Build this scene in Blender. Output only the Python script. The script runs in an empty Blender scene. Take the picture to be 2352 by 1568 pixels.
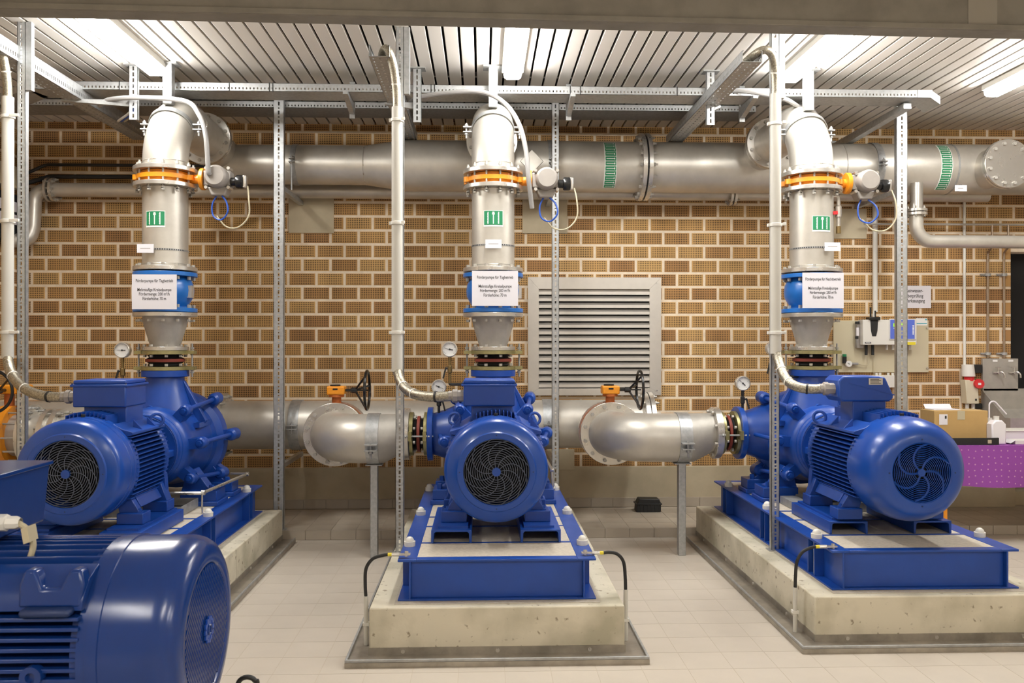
import bpy, math, random
from mathutils import Vector as V, Matrix
random.seed(7)
sc = bpy.context.scene
COL = sc.collection
PI = math.pi
cos, sin, tan, atan, rad = math.cos, math.sin, math.tan, math.atan, math.radians

# ------------------------------------------------------------------ camera, world, light, exposure
F = 1960.0
TH = atan(68 / F)
CAMZ = 1.575
cam_d = bpy.data.cameras.new('camera')
cam = bpy.data.objects.new('camera', cam_d)
COL.objects.link(cam)
cam.location = (0, 0, CAMZ)
cam.rotation_euler = (PI / 2 + atan(3 / F), 0, -TH)
cam_d.sensor_width = 36
cam_d.lens = F / 2352 * 36
cam_d.clip_start = 0.05
cam_d.dof.use_dof = True
cam_d.dof.focus_distance = 5.6
cam_d.dof.aperture_fstop = 5.6
sc.camera = cam
world = bpy.data.worlds.new('world')
sc.world = world
world.use_nodes = True
world.node_tree.nodes['Background'].inputs[0].default_value = (0.9, 0.95, 1, 1)
world.node_tree.nodes['Background'].inputs[1].default_value = 0.0
sc.view_settings.view_transform = 'Standard'
sc.view_settings.look = 'None'
sc.view_settings.exposure = 0.0
sc.view_settings.gamma = 1.0
sc.view_settings.use_curve_mapping = False
LAMP = 87.0        # emission of the fluorescent diffusers
sc.cycles.use_denoising = True
sc.cycles.max_bounces = 10
sc.cycles.diffuse_bounces = 6
sc.cycles.glossy_bounces = 5
sc.cycles.sample_clamp_indirect = 8

def at(px, py, Y):
    """point of the plane of depth Y met by a sight line of the survey photograph"""
    X = Y * tan(TH + atan((px - 1176) / F))
    d = X * sin(TH) + Y * cos(TH)
    return V((X, Y, CAMZ - (py - 787) * d / F))

# ------------------------------------------------------------------ materials
def mat(name, col, rough=0.5, metal=0.0, noise=0.0, nscale=8.0, bump=0.0, bscale=60.0, emit=0.0, col2=None, coat=0.0, stretch=None, spec=None):
    m = bpy.data.materials.new(name)
    m.use_nodes = True
    nt = m.node_tree
    b = nt.nodes['Principled BSDF']
    b.inputs['Base Color'].default_value = (*col, 1)
    b.inputs['Roughness'].default_value = rough
    b.inputs['Metallic'].default_value = metal
    if coat:
        b.inputs['Coat Weight'].default_value = coat
        b.inputs['Coat Roughness'].default_value = 0.15
    if spec is not None:
        b.inputs['Specular IOR Level'].default_value = spec
    if emit:
        b.inputs['Emission Color'].default_value = (*col, 1)
        b.inputs['Emission Strength'].default_value = emit
    if noise or bump:
        tc = nt.nodes.new('ShaderNodeTexCoord')
        mp = nt.nodes.new('ShaderNodeMapping')
        nt.links.new(tc.outputs['Object'], mp.inputs[0])
        if stretch:
            mp.inputs['Scale'].default_value = stretch
    if noise:
        n = nt.nodes.new('ShaderNodeTexNoise')
        n.inputs['Scale'].default_value = nscale
        n.inputs['Detail'].default_value = 5
        n.inputs['Roughness'].default_value = 0.6
        nt.links.new(mp.outputs[0], n.inputs[0])
        mx = nt.nodes.new('ShaderNodeMix')
        mx.data_type = 'RGBA'
        c2 = col2 or tuple(c * (1 - noise) for c in col)
        mx.inputs['A'].default_value = (*col, 1)
        mx.inputs['B'].default_value = (*c2, 1)
        r = nt.nodes.new('ShaderNodeMapRange')
        r.inputs['From Min'].default_value = 0.38
        r.inputs['From Max'].default_value = 0.68
        nt.links.new(n.outputs['Fac'], r.inputs['Value'])
        nt.links.new(r.outputs[0], mx.inputs['Factor'])
        nt.links.new(mx.outputs['Result'], b.inputs['Base Color'])
        rr = nt.nodes.new('ShaderNodeMapRange')
        rr.inputs['To Min'].default_value = rough * 0.85
        rr.inputs['To Max'].default_value = min(1, rough * 1.25)
        nt.links.new(n.outputs['Fac'], rr.inputs['Value'])
        nt.links.new(rr.outputs[0], b.inputs['Roughness'])
    if bump:
        n2 = nt.nodes.new('ShaderNodeTexNoise')
        n2.inputs['Scale'].default_value = bscale
        n2.inputs['Detail'].default_value = 3
        nt.links.new(mp.outputs[0], n2.inputs[0])
        bp = nt.nodes.new('ShaderNodeBump')
        bp.inputs['Strength'].default_value = bump
        bp.inputs['Distance'].default_value = 0.004
        nt.links.new(n2.outputs['Fac'], bp.inputs['Height'])
        nt.links.new(bp.outputs[0], b.inputs['Normal'])
    return m

M = {}
M['steel'] = mat('stainless_steel_pipe', (0.60, 0.565, 0.50), 0.38, 0.55, noise=0.16, nscale=5, bump=0.02, bscale=200)
M['steel_bright'] = mat('machined_stainless', (0.64, 0.61, 0.56), 0.27, 0.8, noise=0.05, nscale=12)
M['steel_cast'] = mat('blasted_stainless', (0.46, 0.435, 0.39), 0.5, 0.45, noise=0.15, nscale=9, bump=0.06, bscale=180)
M['galv'] = mat('galvanised_steel', (0.50, 0.51, 0.51), 0.42, 0.75, noise=0.22, nscale=35)
M['galv_dull'] = mat('dull_galvanised_steel', (0.42, 0.42, 0.41), 0.5, 0.55, noise=0.2, nscale=25)
M['tray_steel'] = mat('worn_tray_steel', (0.42, 0.38, 0.32), 0.38, 0.6, noise=0.35, nscale=7)
M['blue'] = mat('blue_machine_paint', (0.006, 0.058, 0.33), 0.36, 0.0, noise=0.16, nscale=5, bump=0.03, bscale=120, coat=0.08)
M['blue_smooth'] = mat('blue_sheet_paint', (0.006, 0.060, 0.34), 0.28, 0.0, noise=0.1, nscale=3, coat=0.15)
M['blue_dark'] = mat('dark_blue_fins', (0.008, 0.025, 0.10), 0.45)
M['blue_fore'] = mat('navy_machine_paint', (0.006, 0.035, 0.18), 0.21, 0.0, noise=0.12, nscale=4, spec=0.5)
M['blue_valve'] = mat('bright_blue_valve_paint', (0.012, 0.15, 0.52), 0.32, 0, noise=0.12, nscale=8, bump=0.05, bscale=150, coat=0.2)
M['orange'] = mat('orange_valve_paint', (0.85, 0.31, 0.012), 0.4, 0, noise=0.15, nscale=12, coat=0.1)
M['rust_orange'] = mat('dull_orange_paint', (0.50, 0.13, 0.02), 0.5, 0, noise=0.2, nscale=14)
M['black'] = mat('black_rubber', (0.012, 0.012, 0.012), 0.5)
M['black_gloss'] = mat('black_painted_steel', (0.01, 0.01, 0.01), 0.25)
M['dark'] = mat('near_black_and_cavity_shade', (0.006, 0.006, 0.007), 0.8)  # near-black; in vent, fan and intake openings it paints their shade
M['red_band'] = mat('red_rubber_band', (0.20, 0.030, 0.016), 0.6)
M['olive'] = mat('yellow_zinc_plate', (0.40, 0.36, 0.17), 0.36, 0.75, noise=0.25, nscale=20)
M['brass'] = mat('brass_fitting', (0.22, 0.15, 0.06), 0.42, 0.7)
M['pvc'] = mat('light_grey_plastic_conduit', (0.60, 0.58, 0.52), 0.42, noise=0.06, nscale=4)
M['white_pl'] = mat('white_plastic', (0.74, 0.72, 0.66), 0.4)
M['cream'] = mat('cream_plastic', (0.66, 0.60, 0.44), 0.45, noise=0.08, nscale=6)
M['hose'] = mat('braided_metal_hose', (0.48, 0.44, 0.35), 0.34, 0.85, noise=0.6, nscale=110, bump=0.4, bscale=260)
M['grille'] = mat('dark_wire_grille', (0.11, 0.125, 0.17), 0.4, 0.2)
M['patch_conc'] = mat('paler_repair_patch', (0.33, 0.305, 0.26), 0.85)
M['grey_cable'] = mat('grey_cable', (0.30, 0.29, 0.28), 0.45)
M['actuator'] = mat('grey_actuator_paint', (0.33, 0.30, 0.27), 0.45, 0.2, noise=0.1, nscale=12)
M['paper'] = mat('white_paper', (0.76, 0.74, 0.78), 0.6)
M['ink'] = mat('black_ink', (0.02, 0.02, 0.02), 0.7)
M['green'] = mat('green_label', (0.015, 0.22, 0.09), 0.4)
M['white'] = mat('white_print', (0.80, 0.80, 0.78), 0.5)
M['concrete'] = mat('painted_concrete_plinth', (0.60, 0.54, 0.40), 0.75, noise=0.22, nscale=6, bump=0.15, bscale=60)
M['grout'] = mat('speckled_grout', (0.55, 0.49, 0.40), 0.85, noise=0.18, nscale=60, bump=0.2, bscale=150)
M['wall_conc'] = mat('painted_wall_concrete', (0.50, 0.43, 0.30), 0.75, noise=0.12, nscale=5, bump=0.1)
M['raw_conc'] = mat('grey_beam_concrete', (0.26, 0.24, 0.205), 0.85, noise=0.2, nscale=5, bump=0.15, bscale=40)
M['mortar'] = mat('cream_mortar', (0.80, 0.68, 0.52), 0.85, noise=0.12, nscale=20, bump=0.15)
M['tile'] = mat('beige_floor_tile', (0.56, 0.50, 0.42), 0.42, noise=0.05, nscale=3, spec=0.4)
M['tile_grout'] = mat('floor_grout', (0.52, 0.455, 0.365), 0.8)
M['tile_step'] = mat('grey_beige_step_tile', (0.42, 0.365, 0.29), 0.45, noise=0.1, nscale=4)
M['slat'] = mat('white_ceiling_slat', (0.78, 0.74, 0.68), 0.45)
M['plaster'] = mat('plain_plaster', (0.60, 0.55, 0.46), 0.85)
M['copper'] = mat('copper_tube', (0.38, 0.29, 0.21), 0.38, 0.8)
M['panel'] = mat('beige_mounting_panel', (0.58, 0.52, 0.36), 0.5)
M['ctrl_blue'] = mat('controller_blue', (0.10, 0.16, 0.62), 0.4)
M['lcd'] = mat('lit_display', (0.35, 0.75, 0.05), 0.4, emit=0.5)
M['yellow'] = mat('yellow_sticker', (0.75, 0.62, 0.03), 0.5)
M['red'] = mat('red_plastic', (0.62, 0.025, 0.03), 0.4)
M['teal'] = mat('teal_print', (0.05, 0.38, 0.45), 0.5)
M['cardboard'] = mat('brown_cardboard', (0.53, 0.34, 0.13), 0.8, noise=0.08, nscale=5)
M['blue_cable'] = mat('blue_cable', (0.02, 0.08, 0.40), 0.4)
M['beige_cable'] = mat('beige_cable', (0.50, 0.44, 0.30), 0.5)
M['alu'] = mat('brushed_aluminium', (0.62, 0.58, 0.52), 0.42, 0.7, noise=0.06, nscale=10)
M['translucent'] = mat('milky_plastic', (0.80, 0.77, 0.80), 0.4)
M['lamp'] = mat('lamp_diffuser', (1.0, 0.985, 0.955), 0.4, emit=LAMP)

def brick_mat():
    m = bpy.data.materials.new('perforated_clay_brick')
    m.use_nodes = True
    nt = m.node_tree
    L = nt.links.new
    b = nt.nodes['Principled BSDF']
    b.inputs['Roughness'].default_value = 0.85
    uv = nt.nodes.new('ShaderNodeUVMap')
    sep = nt.nodes.new('ShaderNodeSeparateXYZ')
    L(uv.outputs[0], sep.inputs[0])
    def math_(op, a, bv=None):
        n = nt.nodes.new('ShaderNodeMath')
        n.operation = op
        for i, x in enumerate((a, bv)):
            if x is None:
                continue
            if isinstance(x, (int, float)):
                n.inputs[i].default_value = x
            else:
                L(x, n.inputs[i])
        return n.outputs[0]
    idu = math_('FLOOR', sep.outputs[0])
    lu = math_('FRACT', sep.outputs[0])
    lv = math_('FRACT', sep.outputs[1])
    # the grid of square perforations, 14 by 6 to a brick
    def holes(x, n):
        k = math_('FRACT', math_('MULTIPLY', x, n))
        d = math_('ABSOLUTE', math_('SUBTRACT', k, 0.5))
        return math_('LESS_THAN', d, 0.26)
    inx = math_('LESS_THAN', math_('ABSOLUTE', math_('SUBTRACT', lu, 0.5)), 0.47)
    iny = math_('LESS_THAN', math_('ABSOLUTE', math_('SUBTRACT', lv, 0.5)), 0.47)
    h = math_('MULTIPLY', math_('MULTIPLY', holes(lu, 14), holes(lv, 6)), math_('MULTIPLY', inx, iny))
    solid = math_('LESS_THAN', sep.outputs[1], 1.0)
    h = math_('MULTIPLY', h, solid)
    wn = nt.nodes.new('ShaderNodeTexWhiteNoise')
    wn.noise_dimensions = '1D'
    L(idu, wn.inputs['W'])
    ramp = nt.nodes.new('ShaderNodeValToRGB')
    L(wn.outputs['Value'], ramp.inputs[0])
    e = ramp.color_ramp.elements
    e[0].color = (0.36, 0.19, 0.072, 1)
    e[1].color = (0.58, 0.365, 0.145, 1)
    e.new(0.5).color = (0.50, 0.29, 0.105, 1)
    no = nt.nodes.new('ShaderNodeTexNoise')
    no.inputs['Scale'].default_value = 14
    tc = nt.nodes.new('ShaderNodeTexCoord')
    L(tc.outputs['Object'], no.inputs[0])
    m1 = nt.nodes.new('ShaderNodeMix')
    m1.data_type = 'RGBA'
    m1.blend_type = 'MULTIPLY'
    m1.inputs['Factor'].default_value = 0.35
    L(ramp.outputs[0], m1.inputs['A'])
    L(no.outputs['Color'], m1.inputs['B'])
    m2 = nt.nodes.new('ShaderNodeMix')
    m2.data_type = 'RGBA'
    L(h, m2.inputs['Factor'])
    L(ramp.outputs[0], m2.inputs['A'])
    m2.inputs['B'].default_value = (0.018, 0.007, 0.003, 1)  # shadow inside the perforations, painted as a dark colour
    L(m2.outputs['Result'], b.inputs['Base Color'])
    bp = nt.nodes.new('ShaderNodeBump')
    bp.inputs['Strength'].default_value = 0.6
    bp.inputs['Distance'].default_value = 0.006
    bp.invert = True
    L(h, bp.inputs['Height'])
    L(bp.outputs[0], b.inputs['Normal'])
    return m
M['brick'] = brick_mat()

def cloth_mat():
    m = mat('purple_dotted_tablecloth', (0.22, 0.045, 0.28), 0.5)
    nt = m.node_tree
    L = nt.links.new
    b = nt.nodes['Principled BSDF']
    tc = nt.nodes.new('ShaderNodeTexCoord')
    vo = nt.nodes.new('ShaderNodeTexVoronoi')
    vo.voronoi_dimensions = '2D'
    vo.inputs['Scale'].default_value = 19
    vo.inputs['Randomness'].default_value = 0.3
    sx = nt.nodes.new('ShaderNodeSeparateXYZ')
    L(tc.outputs['Object'], sx.inputs[0])
    ad = nt.nodes.new('ShaderNodeMath')
    L(sx.outputs[1], ad.inputs[0])
    L(sx.outputs[2], ad.inputs[1])
    cb = nt.nodes.new('ShaderNodeCombineXYZ')
    L(sx.outputs[0], cb.inputs[0])
    L(ad.outputs[0], cb.inputs[1])
    L(cb.outputs[0], vo.inputs[0])
    lt = nt.nodes.new('ShaderNodeMath')
    lt.operation = 'LESS_THAN'
    lt.inputs[1].default_value = 0.11
    L(vo.outputs['Distance'], lt.inputs[0])
    mx = nt.nodes.new('ShaderNodeMix')
    mx.data_type = 'RGBA'
    L(lt.outputs[0], mx.inputs['Factor'])
    mx.inputs['A'].default_value = (0.27, 0.055, 0.33, 1)
    mx.inputs['B'].default_value = (0.50, 0.24, 0.42, 1)
    L(mx.outputs['Result'], b.inputs['Base Color'])
    return m
M['cloth'] = cloth_mat()

def stain_concrete():
    """cream coated plinth with grey scuffs and pock marks, dirtier towards no particular light"""
    m = mat('stained_plinth_coating', (0.60, 0.54, 0.40), 0.75, bump=0.15, bscale=60)
    nt = m.node_tree
    L = nt.links.new
    b = nt.nodes['Principled BSDF']
    tc = nt.nodes.new('ShaderNodeTexCoord')
    def nz(scale, lo, hi):
        n = nt.nodes.new('ShaderNodeTexNoise')
        n.inputs['Scale'].default_value = scale
        n.inputs['Detail'].default_value = 6
        L(tc.outputs['Object'], n.inputs[0])
        r = nt.nodes.new('ShaderNodeMapRange')
        r.inputs['From Min'].default_value = lo
        r.inputs['From Max'].default_value = hi
        L(n.outputs['Fac'], r.inputs[0])
        return r.outputs[0]
    def mixc(f, a, c):
        mx = nt.nodes.new('ShaderNodeMix')
        mx.data_type = 'RGBA'
        L(f, mx.inputs['Factor'])
        if isinstance(a, tuple):
            mx.inputs['A'].default_value = a
        else:
            L(a, mx.inputs['A'])
        mx.inputs['B'].default_value = c
        return mx.outputs['Result']
    c = mixc(nz(3.2, 0.44, 0.66), (0.64, 0.585, 0.455, 1), (0.42, 0.385, 0.28, 1))
    c = mixc(nz(28, 0.63, 0.70), c, (0.27, 0.22, 0.15, 1))
    L(c, b.inputs['Base Color'])
    return m
M['plinth'] = stain_concrete()

# ------------------------------------------------------------------ mesh builder
def basis(ax):
    w = V(ax).normalized()
    u = V((0, 0, 1)).cross(w) if abs(w.z) < 0.9 else V((1, 0, 0))
    u.normalize()
    return u, w.cross(u), w

SMALL = set('bolts long_bolts flange_bolts stub_bolts valve_flange_bolts shield_bolts foot_bolts cover_screws lid_screws screws panel_screws housing_screws band_slots scale_marks key_marks white_arrows green_fields white_arrow tie_straps print ribs weld_seam'.split())

class MB:
    def __init__(self):
        self.v, self.f, self.uv = [], [], None
    def add(self, vs, fs):
        o = len(self.v)
        self.v.extend([tuple(p) for p in vs])
        self.f.extend([tuple(i + o for i in q) for q in fs])
        return self
    def box(self, x0, y0, z0, x1, y1, z1):
        vs = [(x, y, z) for z in (z0, z1) for y in (y0, y1) for x in (x0, x1)]
        return self.add(vs, [(0, 2, 3, 1), (4, 5, 7, 6), (0, 1, 5, 4), (2, 6, 7, 3), (0, 4, 6, 2), (1, 3, 7, 5)])
    def cbox(self, c, s):
        return self.box(c[0] - s[0] / 2, c[1] - s[1] / 2, c[2] - s[2] / 2, c[0] + s[0] / 2, c[1] + s[1] / 2, c[2] + s[2] / 2)
    def obox(self, o, U, W, N):
        """box from corner o spanned by three vectors"""
        o, U, W, N = V(o), V(U), V(W), V(N)
        vs = [o + U * a + W * b + N * c for c in (0, 1) for b in (0, 1) for a in (0, 1)]
        fs = [(0, 2, 3, 1), (4, 5, 7, 6), (0, 1, 5, 4), (2, 6, 7, 3), (0, 4, 6, 2), (1, 3, 7, 5)]
        if U.cross(W).dot(N) < 0:
            fs = [q[::-1] for q in fs]
        return self.add(vs, fs)
    def bar(self, p0, p1, w, h, up=(0, 0, 1)):
        p0, p1 = V(p0), V(p1)
        d = p1 - p0
        s = d.cross(V(up)).normalized()
        t = s.cross(d).normalized()
        return self.obox(p0 - s * w / 2 - t * h / 2, s * w, d, t * h)
    def lathe(self, prof, o, ax, n=28, a0=0.0, a1=2 * PI, closed=False):
        """prof: (radius, height along the axis) pairs; a radius of 0 closes the end"""
        u, v, w = basis(ax)
        o = V(o)
        full = abs(a1 - a0 - 2 * PI) < 1e-6
        k = n if full else n + 1
        rows, vs, fs = [], [], []
        for r, h in prof:
            if r < 1e-6:
                rows.append([len(vs)])
                vs.append(o + w * h)
            else:
                rows.append(list(range(len(vs), len(vs) + k)))
                for i in range(k):
                    a = a0 + (a1 - a0) * i / n
                    vs.append(o + w * h + (u * cos(a) + v * sin(a)) * r)
        pr = list(zip(rows, rows[1:])) + ([(rows[-1], rows[0])] if closed else [])
        for A, B in pr:
            for i in range(n):
                j = (i + 1) % k
                if len(A) == 1 and len(B) == 1:
                    continue
                if len(A) == 1:
                    fs.append((A[0], B[j], B[i]))
                elif len(B) == 1:
                    fs.append((A[i], A[j], B[0]))
                else:
                    fs.append((A[i], A[j], B[j], B[i]))
        return self.add(vs, fs)
    def cyl(self, p0, p1, r0, r1=None, n=20):
        p0, p1 = V(p0), V(p1)
        d = p1 - p0
        r1 = r0 if r1 is None else r1
        return self.lathe([(0, 0), (r0, 0), (r1, d.length), (0, d.length)], p0, d, n)
    def ring(self, o, ax, h0, h1, ro, ri, n=32):
        return self.lathe([(ri, h0), (ro, h0), (ro, h1), (ri, h1)], o, ax, n, closed=True)
    def bolts(self, o, ax, R, k, h0, h1, r=0.011, hh=0.012, ph=0.0, shank=True):
        u, v, w = basis(ax)
        for i in range(k):
            a = ph + 2 * PI * i / k
            c = V(o) + (u * cos(a) + v * sin(a)) * R
            self.cyl(c + w * (h0 - hh), c + w * h0, r, n=6)
            self.cyl(c + w * h1, c + w * (h1 + hh), r, n=6)
            if shank:
                self.cyl(c + w * h0, c + w * h1, r * 0.55, n=6)
                self.cyl(c + w * (h1 + hh), c + w * (h1 + hh * 1.9), r * 0.55, n=6)
        return self
    def tube(self, pts, r, n=10, r1=None):
        pts = [V(p) for p in pts]
        t = [(pts[min(i + 1, len(pts) - 1)] - pts[max(i - 1, 0)]).normalized() for i in range(len(pts))]
        u = basis(t[0])[0]
        vs, fs = [], []
        for i, p in enumerate(pts):
            u = (u - t[i] * u.dot(t[i])).normalized()
            w = t[i].cross(u)
            rr = r if r1 is None else r + (r1 - r) * i / (len(pts) - 1)
            for k in range(n):
                a = 2 * PI * k / n
                vs.append(p + (u * cos(a) + w * sin(a)) * rr)
        for i in range(len(pts) - 1):
            for k in range(n):
                j = (k + 1) % n
                fs.append((i * n + k, i * n + j, i * n + n + j, i * n + n + k))
        fs.append(tuple(range(n))[::-1])
        fs.append(tuple(range((len(pts) - 1) * n, len(pts) * n)))
        return self.add(vs, fs)
    def torus(self, c, ax, R, r, n=32, m=8, a0=0.0, a1=2 * PI):
        u, v, w = basis(ax)
        c = V(c)
        full = abs(a1 - a0 - 2 * PI) < 1e-6
        k = n if full else n + 1
        vs, fs = [], []
        for i in range(k):
            a = a0 + (a1 - a0) * i / n
            e = u * cos(a) + v * sin(a)
            for j in range(m):
                b = 2 * PI * j / m
                vs.append(c + e * (R + r * cos(b)) + w * r * sin(b))
        for i in range(n):
            for j in range(m):
                i2, j2 = (i + 1) % k, (j + 1) % m
                fs.append((i * m + j, i2 * m + j, i2 * m + j2, i * m + j2))
        return self.add(vs, fs)
    def prism(self, poly, o, U, W, N):
        """polygon in the plane (U, W) at o, extruded along N; U x W along N"""
        o, U, W, N = V(o), V(U), V(W), V(N)
        if U.cross(W).dot(N) < 0:
            poly = poly[::-1]
        ar = sum(a[0] * b[1] - b[0] * a[1] for a, b in zip(poly, poly[1:] + poly[:1]))
        if ar * (1 if U.cross(W).dot(N) > 0 else -1) < 0:
            poly = poly[::-1]
        n = len(poly)
        vs = [o + U * a + W * b for a, b in poly] + [o + U * a + W * b + N for a, b in poly]
        fs = [tuple(range(n))[::-1], tuple(range(n, 2 * n))]
        fs += [(i, (i + 1) % n, n + (i + 1) % n, n + i) for i in range(n)]
        return self.add(vs, fs)
    def dome(self, c, ax, r, h, n=16, k=5):
        return self.lathe([(r * cos(PI / 2 * i / k) if i < k else 0, h * sin(PI / 2 * i / k)) for i in range(k + 1)], c, ax, n)
    def slotted(self, o, U, W, N, hw, pat):
        """perforated strip: length U, width W, thickness N; pat = [(solid, hole), ...] repeated along it, hole width hw"""
        o, U, W, N = V(o), V(U), V(W), V(N)
        Ln, wd = U.length, W.length
        e, f = U / Ln, W / wd
        s = (wd - hw) / 2
        self.obox(o, U, f * s, N)
        self.obox(o + f * (wd - s), U, f * s, N)
        p, i = 0.0, 0
        while p < Ln:
            a, b = pat[i % len(pat)]
            q = min(p + a, Ln)
            self.obox(o + f * s + e * p, e * (q - p), f * hw, N)
            p = q + b
            i += 1
        return self
    def build(self, name, m, parent=None, bevel=0.0, kind=None, label=None, flat=False, loc=None):
        me = bpy.data.meshes.new(name)
        me.from_pydata(self.v, [], self.f)
        me.materials.append(m)
        if not flat:
            me.polygons.foreach_set('use_smooth', [True] * len(me.polygons))
            me.set_sharp_from_angle(angle=rad(32))
        me.update()
        o = bpy.data.objects.new(name, me)
        COL.objects.link(o)
        if parent is not None:
            o.parent = parent
        if loc:
            o.location = loc
        if bevel:
            b = o.modifiers.new('bevel', 'BEVEL')
            b.width = bevel
            b.segments = 2
            b.limit_method = 'ANGLE'
            b.angle_limit = rad(50)
            b.harden_normals = False
        if kind or name in SMALL:
            o['kind'] = kind or 'stuff'
        if label:
            o['label'] = label
        return o

def fillet(pts, R, seg=8):
    """polyline with its corners rounded"""
    pts = [V(p) for p in pts]
    Rs = R if isinstance(R, (list, tuple)) else [R] * (len(pts) - 2)
    out = [pts[0]]
    for i in range(1, len(pts) - 1):
        a, b = (pts[i - 1] - pts[i]).normalized(), (pts[i + 1] - pts[i]).normalized()
        ang = a.angle(b)
        r = Rs[i - 1]
        if PI - ang < 1e-3 or r < 1e-4:
            out.append(pts[i])
            continue
        t = r / tan(ang / 2)
        t = min(t, 0.499 * (pts[i - 1] - pts[i]).length if i > 1 else 0.999 * (pts[i - 1] - pts[i]).length)
        c = pts[i] + (a + b).normalized() * (t / cos(ang / 2))
        p, q = pts[i] + a * t, pts[i] + b * t
        e0, e1 = p - c, q - c
        tot = e0.angle(e1)
        for k in range(seg + 1):
            s = k / seg
            e = (e0 * sin((1 - s) * tot) + e1 * sin(s * tot)) / sin(tot)
            out.append(c + e)
    out.append(pts[-1])
    return out

def spline(pts, seg=8):
    """Catmull-Rom through the points"""
    P = [V(p) for p in pts]
    P = [P[0] * 2 - P[1]] + P + [P[-1] * 2 - P[-2]]
    out = []
    for i in range(1, len(P) - 2):
        for k in range(seg):
            t = k / seg
            a, b, c, d = P[i - 1], P[i], P[i + 1], P[i + 2]
            out.append(0.5 * ((2 * b) + (c - a) * t + (2 * a - 5 * b + 4 * c - d) * t * t + (3 * b - a - 3 * c + d) * t ** 3))
    out.append(P[-2])
    return out

def thing(name, label, cat, loc=(0, 0, 0), group=None, rz=0.0):
    o = bpy.data.objects.new(name, None)
    COL.objects.link(o)
    o.empty_display_size = 0.1
    o.location = loc
    o.rotation_euler = (0, 0, rz)
    o['label'] = label
    o['category'] = cat
    if group:
        o['group'] = group
    return o

def tag(o, label, cat, group=None):
    o['label'] = label
    o['category'] = cat
    if group:
        o['group'] = group
    return o

def struct(o):
    o['kind'] = 'structure'
    return o

def text(body, size, loc, parent, m, xs=1.0, bold=0.0, align='CENTER', rot=(PI / 2, 0, 0), name='lettering'):
    cu = bpy.data.curves.new(name, 'FONT')
    cu.body = body
    cu.size = size
    cu.align_x = align
    cu.offset = bold
    cu.extrude = 0.0002
    cu.resolution_u = 3
    cu.materials.append(m)
    o = bpy.data.objects.new(name, cu)
    COL.objects.link(o)
    o.parent = parent
    o.location = loc
    o.rotation_euler = rot
    o.scale = (xs, 1, 1)
    return o
# ------------------------------------------------------------------ the setting
XL, XR, YW, ZC = -4.13, 6.4, 7.77, 3.55
YF = -4.0
XE = 4.91                     # end of the brick wall, door opening beyond
ZB = 0.445                    # top of the concrete wall base
ZS = 0.077                    # step along the wall
YS = 6.87                     # front of the step

def brick_uv(me, base, w, solid, first=0):
    uvl = me.uv_layers.active or me.uv_layers.new(name='UVMap')
    return uvl

def brick_boxes(items, name, parent, kind=None, axis='y'):
    """items: (x, z, w, h, id, solid) on the wall plane; one mesh"""
    vs, fs, uvs = [], [], []
    for x, z, w, h, k, solid in items:
        o = len(vs)
        c = 0.004
        for dy, ins in ((0.0, 0.0), (-0.006, c)):
            for a, b in ((0, 0), (1, 0), (1, 1), (0, 1)):
                xx = x + (ins if a == 0 else w - ins)
                zz = z + (ins if b == 0 else h - ins)
                vs.append((xx, dy, zz))
        fs.append((o + 4, o + 5, o + 6, o + 7))
        for i in range(4):
            j = (i + 1) % 4
            fs.append((o + i, o + j, o + 4 + j, o + 4 + i))
        fw = min(0.999, w / 0.230)
        so = 2.0 if solid else 0.0
        def uvof(i):
            a, b = ((0, 0), (1, 0), (1, 1), (0, 1))[i % 4]
            return (k + 0.0005 + a * (fw - 0.001), so + 0.001 + b * 0.998)
        uvs += [uvof(0), uvof(1), uvof(2), uvof(3)]
        for i in range(4):
            j = (i + 1) % 4
            uvs += [uvof(i), uvof(j), uvof(j), uvof(i)]
    if axis == 'x':
        vs = [(-p[1], p[0], p[2]) for p in vs]
        fs = [q[::-1] for q in fs]
        uvs2 = []
        for n in range(0, len(uvs), 4):
            uvs2 += uvs[n:n + 4][::-1]
        uvs = uvs2
    me = bpy.data.meshes.new(name)
    me.from_pydata(vs, [], fs)
    ul = me.uv_layers.new(name='UVMap')
    ul.data.foreach_set('uv', [c for p in uvs for c in p])
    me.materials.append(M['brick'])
    o = bpy.data.objects.new(name, me)
    COL.objects.link(o)
    o.parent = parent
    if kind:
        o['kind'] = kind
    return o

wall_back = MB().box(XL - 0.2, YW, -0.1, XE, YW + 0.3, ZC + 0.12)
wall_back.box(XE, YW, 2.42, XR + 0.2, YW + 0.3, ZC + 0.12)
wall_back.box(XE + 1.1, YW, -0.1, XR + 0.2, YW + 0.3, 2.42)
wall_back = struct(wall_back.build('wall_back', M['mortar'], flat=True))
MB().box(XL, YW - 0.008, 0.0, XE, YW + 0.02, ZB).build('wall_base', M['wall_conc'], wall_back, bevel=0.004, label='painted concrete base course below the perforated bricks')

PW, PH, BW, BH = 0.2525, 0.1267, 0.230, 0.1045
X0 = at(824, 787, YW).x + 0.01
cells = []
for r in range(-9, 16):
    z = 1.58 + PH * r + 0.01
    if z + BH > ZC + 0.06:
        continue
    x = X0 - PW * 14 - (0 if r % 2 else PW / 2)
    while x < XE + 1.3:
        a, b = max(x, XL + 0.004), x + BW
        lim = XE if z < 2.40 else XR
        if b > lim:
            b = lim
        if b - a > 0.03 and a < lim:
            zz = max(z, ZB + 0.002)
            cells.append([a, zz, b - a, z + BH - zz, 0, (b - a) < 0.12 and b >= lim - 1e-6])
        x += PW
for i, c in enumerate(cells):
    c[4] = random.randint(1, 90)
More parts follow.
